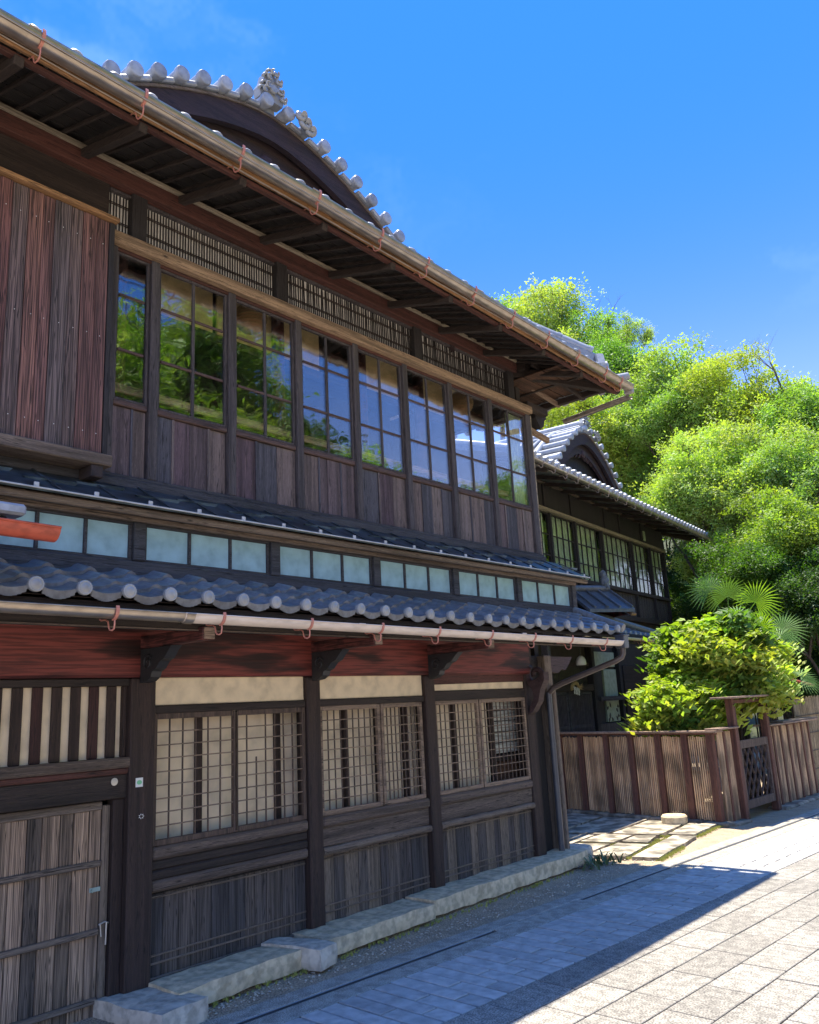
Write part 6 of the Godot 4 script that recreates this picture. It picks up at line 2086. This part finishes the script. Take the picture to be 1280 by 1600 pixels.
			mi.multimesh = sp
			mi.material_override = M.leaf
			mi.position = Vector3(0, q[4], 0)
			t.add_child(mi, true)
			mi.set_meta("kind", "stuff")
			obj("spray_stems", t, wood_.mesh(), M.bark, Transform3D(Basis(), Vector3(0, q[4], 0)))
	# fan palm
	var pt := thing("fan_palm", "fan palm with one lit yellow-green frond rising behind the bright shrub", "palm", Vector3(16.82, -0.22, -0.10))
	var tk := Mb.new()
	tk.tube([Vector3(0, -0.2, 0), Vector3(0.03, 1.4, 0), Vector3(0, 2.7, 0)], [0.10, 0.11, 0.10], 10)
	obj("trunk", pt, tk.mesh(), M.bark)
	var fr := [[-1.0, 0.54, 0.30, 0.54, 0], [-0.55, 1.12, 0.25, 0.54, 0], [0.12, 1.02, 0.54, 0.54, 1], [0.02, 1.35, -0.3, 0.54, 0], [0.85, 0.85, -0.1, 0.54, 0], [1.25, 0.35, 0.55, 0.56, 0], [-0.45, 0.42, 0.75, 0.5, 1], [1.55, -0.45, 0.75, 0.54, 0], [0.55, 0.1, -0.9, 0.6, 0], [-0.7, 0.3, -0.8, 0.6, 0], [0.35, 0.45, 0.9, 0.5, 0]]
	for q in fr:
		var hub := Vector3(q[0], 2.75 + q[1], q[2])
		var fm := Mb.new()
		fm.tube([Vector3(0, 2.65, 0), Vector3(q[0] * 0.45, 2.80 + q[1] * 0.62, q[2] * 0.45), hub], [0.016, 0.011, 0.008], 6)
		var outd := Vector3(q[0], 0.25 + q[1] * 0.4, q[2] + 0.001).normalized()
		# the fan faces roughly outward and up
		var ax := outd.cross(Vector3(-0.8, 0.4 + 0.3 * q[0], 0.5).normalized()).normalized()
		for k in 27:
			var a := deg_to_rad(-128.0 + 256.0 * k / 26.0)
			var d := (outd * cos(a) + ax * sin(a)).normalized()
			var nrm := outd.cross(ax)
			var l: float = q[3] * (0.80 + 0.20 * cos(a * 0.6)) * rng.randf_range(0.92, 1.05)
			var s := nrm.cross(d).normalized() * 0.015
			var mid := hub + d * l * 0.55 + nrm * 0.02
			var tip := hub + d * l - Vector3(0, 0.05 + 0.05 * absf(sin(a)), 0)
			fm.tri(hub, mid + s, mid + nrm * 0.008, nrm)
			fm.tri(hub, mid - s, mid + nrm * 0.008, nrm)
			fm.tri(tip, mid + s, mid + nrm * 0.008, nrm)
			fm.tri(tip, mid - s, mid + nrm * 0.008, nrm)
		obj("frond", pt, fm.mesh(), M.palm_leaf_bright if q[4] == 1 else M.palm_leaf)
	# strap-leaved plant at the corner of the inn
	var sp2 := thing("strap_leaf_plant", "low strap-leaved green plant in the dirt at the corner of the inn", "plant", Vector3(9.85, -0.16, 0.42))
	for k in 46:
		var a := rng.randf() * TAU
		var l := rng.randf_range(0.16, 0.30)
		var c := Vector3(rng.randfn() * 0.16, 0.0, rng.randfn() * 0.10)
		var d := Vector3(cos(a), 0, sin(a))
		var lf := Mb.new()
		var prev := c
		var s := d.cross(Vector3.UP) * 0.016
		for j in 4:
			var t: float = (j + 1) / 4.0
			var q3 := c + d * l * t * 0.8 + Vector3(0, l * (1.5 * t - 1.1 * t * t), 0)
			var w0 := 1.0 - 0.25 * j
			var w1 := 1.0 - 0.25 * (j + 1)
			lf.quad(prev - s * w0, prev + s * w0, q3 + s * w1, q3 - s * w1, Vector3.UP)
			prev = q3
		obj("leaf", sp2, lf.mesh(), M.strap_leaf)
	var dry := thing("dry_leaf_litter", "small heap of dry brown leaves between the corner stone and the strap-leaved plant", "leaves", Vector3(9.55, -0.13, 0.42))
	var dm := Mb.new()
	for k in 60:
		var c := Vector3(rng.randfn() * 0.13, rng.randf_range(0, 0.03), rng.randfn() * 0.07)
		var a := rng.randf() * TAU
		dm.tri(c, c + Vector3(cos(a) * 0.04, 0.01, sin(a) * 0.04), c + Vector3(cos(a + 0.8) * 0.03, 0.0, sin(a + 0.8) * 0.03), Vector3.UP)
	obj("leaves", dry, dm.mesh(), M.twig)
	dry.get_child(0).set_meta("kind", "stuff")

func odds() -> void:
	# eave end of the neighbouring entrance, at the left edge
	var n := thing("neighbour_eave", "end of a small tiled eave with red gutter at the left edge", "eave", Vector3(0, 0, 0))
	bx("tile", n, M.tile_pale_2, Vector3(0.3, 3.10, 0.75), Vector3(2.19, 3.17, 1.14), 0.02)
	bx("tile", n, M.tile_pale_0, Vector3(0.3, 3.172, 0.7), Vector3(2.03, 3.22, 1.0), 0.02)
	bx("eave_board", n, M.dark_x, Vector3(0.3, 3.03, 0.7), Vector3(2.10, 3.095, 1.08), 0.006)
	bx("bracket", n, M.dark_x, Vector3(0.3, 2.90, 0.85), Vector3(2.06, 2.94, 1.0), 0.006)
	obj("red_gutter", n, gutter_mesh([Vector3(0.3, 3.06, 1.17), Vector3(2.35, 3.03, 1.17)], 0.078), M.gutter_red)
	# sheds with red roofs glimpsed behind the gate
	for q in [[Vector3(17.2, 1.45, -0.9), Vector3(1.2, 0.05, 0.7), "scrap of orange-red shed roof seen through the gate frame"], [Vector3(20.4, 2.0, 0.0), Vector3(1.0, 0.05, 0.6), "orange-red roof edge showing above the reed screen at the right edge"]]:
		var s := thing("shed_roof", q[2], "roof", q[0], 0.2)
		var pm := Mb.new()
		pm.cbox(Vector3.ZERO, q[1], Basis(Vector3.RIGHT, 0.35), 0.008)
		obj("roof_sheet", s, pm.mesh(), M.gutter_red)
		bx("post", s, M.bark, Vector3(-0.4, -q[0].y - 0.2, -0.2), Vector3(-0.32, -0.05, -0.12))
		bx("post", s, M.bark, Vector3(0.32, -q[0].y - 0.2, -0.2), Vector3(0.40, -0.05, -0.12))

func _ready() -> void:
	rng.seed = 7
	var cam := Camera3D.new()
	cam.name = "camera"
	cam.transform = Transform3D(Basis(Vector3(0.65606992, -0.04960209, 0.75306832), Vector3(-0.13977142, 0.97259002, 0.18582952), Vector3(-0.74164426, -0.22717458, 0.6311541)), Vector3(0, 1.88, 6.0))
	cam.fov = 63.215
	cam.near = 0.05
	cam.far = 2000.0
	add_child(cam)
	cam.current = true
	var sky := ProceduralSkyMaterial.new()
	sky.sky_top_color = Color(0.145, 0.36, 0.665)
	sky.sky_horizon_color = Color(0.97, 0.99, 1.0)
	sky.sky_curve = 0.10
	sky.ground_horizon_color = Color(0.55, 0.6, 0.62)
	sky.ground_bottom_color = Color(0.3, 0.3, 0.28)
	sky.sky_energy_multiplier = 1.0
	var env := Environment.new()
	env.background_mode = Environment.BG_SKY
	# thin high haze
	var veil := FastNoiseLite.new()
	veil.seed = 4
	veil.frequency = 0.006
	veil.fractal_octaves = 5
	veil.domain_warp_enabled = true
	veil.domain_warp_amplitude = 40.0
	sky.sky_cover = ntex(veil, [[0.0, 0.0], [0.5, 0.0], [0.75, 0.45], [1.0, 1.0]], 1024)
	sky.sky_cover_modulate = Color(0.9, 0.95, 1.0, 0.30)
	env.sky = Sky.new()
	env.sky.sky_material = sky
	env.tonemap_mode = Environment.TONE_MAPPER_LINEAR
	env.tonemap_exposure = 3.3
	env.sdfgi_enabled = true
	env.ssao_enabled = true
	env.ssil_enabled = true
	var we := WorldEnvironment.new()
	we.name = "environment"
	we.environment = env
	add_child(we)
	var sun := DirectionalLight3D.new()
	sun.name = "sun"
	sun.light_color = Color(1.0, 0.965, 0.89)
	sun.light_energy = 1.1
	sun.light_angular_distance = 0.5
	sun.shadow_enabled = true
	sun.basis = Basis.looking_at(Vector3(-0.60, -6.33, 1.28).normalized(), Vector3.RIGHT)
	add_child(sun)
	palette()
	ground()
	hills()
	near_building()
	far_building()
	fences()
	odds()
	plants()
